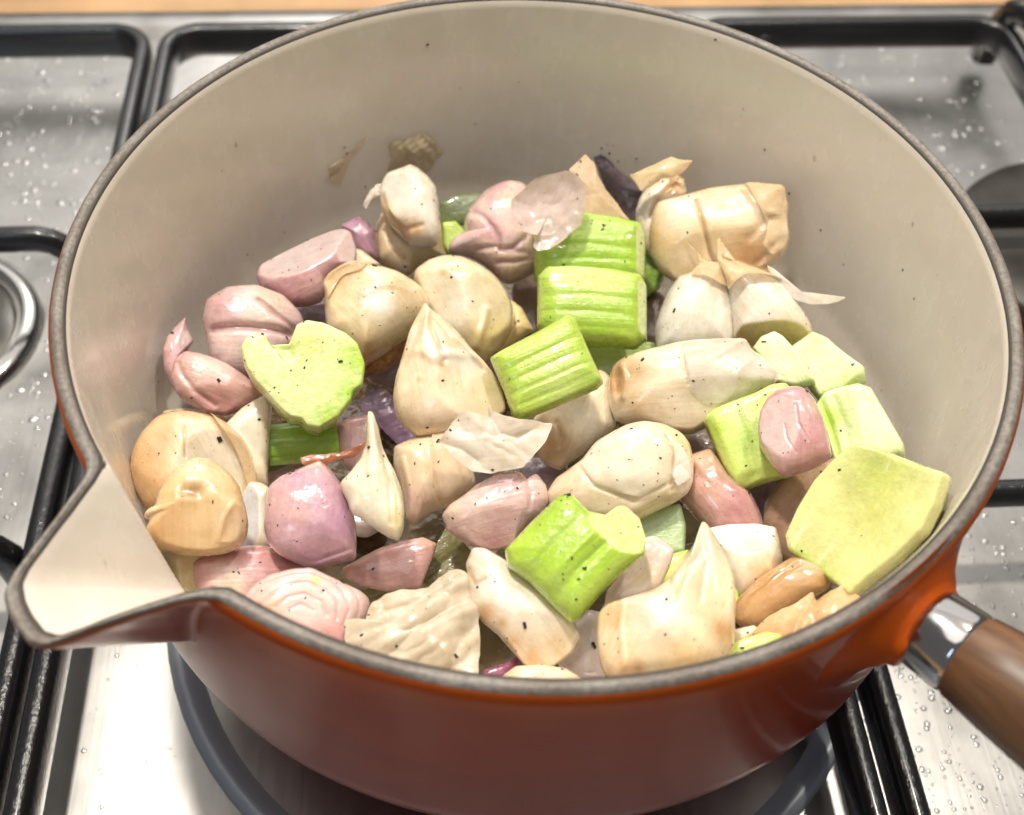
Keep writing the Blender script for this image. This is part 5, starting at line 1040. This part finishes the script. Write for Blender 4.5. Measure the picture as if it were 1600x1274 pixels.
# ------------------------------------------------------------------ ground pepper: tiny chips dropped on whatever lies below
av = []; af = []; off = 0
for wv, ff in FOOD:
    av.append(wv); af += [[i + off for i in f] for f in ff]; off += len(wv)
wallV = revolve(prof_in); nW = wallV.shape[1]
wv = wallV.reshape(-1, 3); av.append(wv)
af += [[i * nW + j + off, i * nW + (j + 1) % nW + off, (i + 1) * nW + (j + 1) % nW + off, (i + 1) * nW + j + off] for i in range(wallV.shape[0] - 1) for j in range(nW)]
bvh = BVHTree.FromPolygons(np.concatenate(av).tolist(), af)
rs = np.random.RandomState(5)
mb = MB()
cube = np.array([(-1, -1, -1), (1, -1, -1), (1, 1, -1), (-1, 1, -1), (-1, -1, 1), (1, -1, 1), (1, 1, 1), (-1, 1, 1)], float)
cf = [(0, 3, 2, 1), (4, 5, 6, 7), (0, 1, 5, 4), (1, 2, 6, 5), (2, 3, 7, 6), (3, 0, 4, 7)]
spots = []
for c in range(170):                                         # pinches that landed together
    r = .086 * math.sqrt(rs.rand()); a = rs.rand() * 6.283
    for k in range(rs.randint(2, 9)): spots.append((r * math.cos(a) + rs.normal() * .0028, r * math.sin(a) + rs.normal() * .0028))
for k in range(380):
    r = .092 * math.sqrt(rs.rand()); a = rs.rand() * 6.283; spots.append((r * math.cos(a), r * math.sin(a)))
def chip(p, n, s):
    v = cube * rs.uniform(.5, 1.15, (8, 3)) * np.array([rs.uniform(.8, 1.5), rs.uniform(.45, 1), rs.uniform(.35, .7)]) * s
    q = Vector(n).to_track_quat('Z', 'Y').to_matrix() @ Matrix.Rotation(rs.rand() * 6.28, 3, 'Z')
    v = v @ np.array(q).T + np.array(p)
    mb.raw(v, cf, (1, 1, 1))
for (x, y) in spots:
    if math.hypot(x, y) > .0945: continue
    hit = bvh.ray_cast(Vector((x, y, .02)), Vector((rs.normal() * .08, rs.normal() * .08, -1)).normalized())
    if hit[0] is None: continue
    chip(hit[0], hit[1], rs.choice([.0001, .00017, .00026, .0004, .0006], p=[.5, .29, .14, .055, .015]))
for (px, py) in ((743, 194), (940, 232), (948, 226), (952, 240), (958, 228), (994, 248), (538, 231), (542, 240), (571, 292), (1118, 62), (945, 246), (668, 70), (966, 252), (1195, 234), (1233, 302), (480, 376)):
    d = _fw + (px - 800.0) / FPX * _rt - (py - 637.0) / FPX * _up
    hit = bvh.ray_cast(Vector(CAM_LOC), Vector(d).normalized())
    if hit[0] is not None: chip(hit[0], hit[1], rs.uniform(.0002, .00038))
o = link('ground_pepper', mb.mesh('ground_pepper', [M['pepper']], False)); o['kind'] = 'stuff'
tag(o, 'fine black ground pepper specks scattered over the vegetables', 'pepper')

# ------------------------------------------------------------------ oil splashes on the inner wall
mb_pepper = mb; mb = MB()
t8 = np.linspace(0, 2 * np.pi, 8, endpoint=False)
dome = np.concatenate([np.stack([np.cos(t8) * math.cos(e), np.sin(t8) * math.cos(e), np.full(8, math.sin(e))], -1) for e in (0, .5, 1.0)] + [np.array([[0, 0, 1.0]])])
domef = [(i * 8 + j, i * 8 + (j + 1) % 8, (i + 1) * 8 + (j + 1) % 8, (i + 1) * 8 + j) for i in range(2) for j in range(8)] + [(16 + j, 16 + (j + 1) % 8, 24) for j in range(8)]
for k in range(260):
    a = rs.rand() * 6.283; zz_ = -.004 - .052 * math.sqrt(rs.rand())
    hit = bvh.ray_cast(Vector((0, 0, zz_)), Vector((math.cos(a), math.sin(a), 0)))
    if hit[0] is None or math.hypot(hit[0][0], hit[0][1]) < .088: continue
    s_ = .00012 + .0005 * rs.rand() ** 3; nv = -Vector((math.cos(a), math.sin(a), 0))
    q = np.array(nv.to_track_quat('Z', 'Y').to_matrix())
    mb.raw((dome * np.array([s_, s_ * rs.uniform(1, 1.8), s_ * .35])) @ q.T + np.array(hit[0]), domef, (1, 1, 1))
o = link('oil_splashes', mb.mesh('oil_splashes', [M['water']])); o['kind'] = 'stuff'
tag(o, 'tiny clear oil splashes dotted over the inner wall of the saucepan', 'oil')

# ------------------------------------------------------------------ water droplets on the steel
mb = MB(); nd = 10
t = np.linspace(0, 2 * np.pi, nd, endpoint=False)
el = np.radians([0, 32, 62])
cap = np.concatenate([np.stack([np.cos(e) * np.cos(t), np.cos(e) * np.sin(t), np.full(nd, np.sin(e))], -1) for e in el] + [np.array([[0, 0, 1.0]])])
capf = [(i * nd + j, i * nd + (j + 1) % nd, (i + 1) * nd + (j + 1) % nd, (i + 1) * nd + j) for i in range(2) for j in range(nd)] + [(2 * nd + j, 2 * nd + (j + 1) % nd, 3 * nd) for j in range(nd)]
def drops(n, u0, u1, v0, v1, smin, smax):
    for k in range(n):
        u, v = rs.uniform(u0, u1), rs.uniform(v0, v1)
        if math.hypot(u, v + .002) < .103: continue
        if math.hypot(u + .192, v - .099) < .041 or math.hypot(u - .216, v - .11) < .048: continue
        s = smin + (smax - smin) * rs.rand() ** 3
        v3 = cap * np.array([s * rs.uniform(.8, 1.2), s * rs.uniform(.8, 1.2), s * rs.uniform(.22, .4)]) + np.array([u, v, STEEL + .00003])
        mb.raw(v3, capf, (1, 1, 1))
drops(1500, -.26, -.132, .06, .26, .0004, .0017)
drops(600, -.22, -.132, -.05, .08, .0003, .001)
drops(120, -.118, -.06, -.12, .0, .0002, .0010)
drops(800, .09, .22, .03, .26, .0004, .0017)
drops(2200, .088, .22, -.14, .03, .0003, .0011)
drops(160, -.12, .08, .12, .26, .0003, .001)
o = link('water_droplets', mb.mesh('water_droplets', [M['water']]), None, HOBM); o['kind'] = 'stuff'
tag(o, 'clear water droplets splashed over the steel hob plate', 'water')
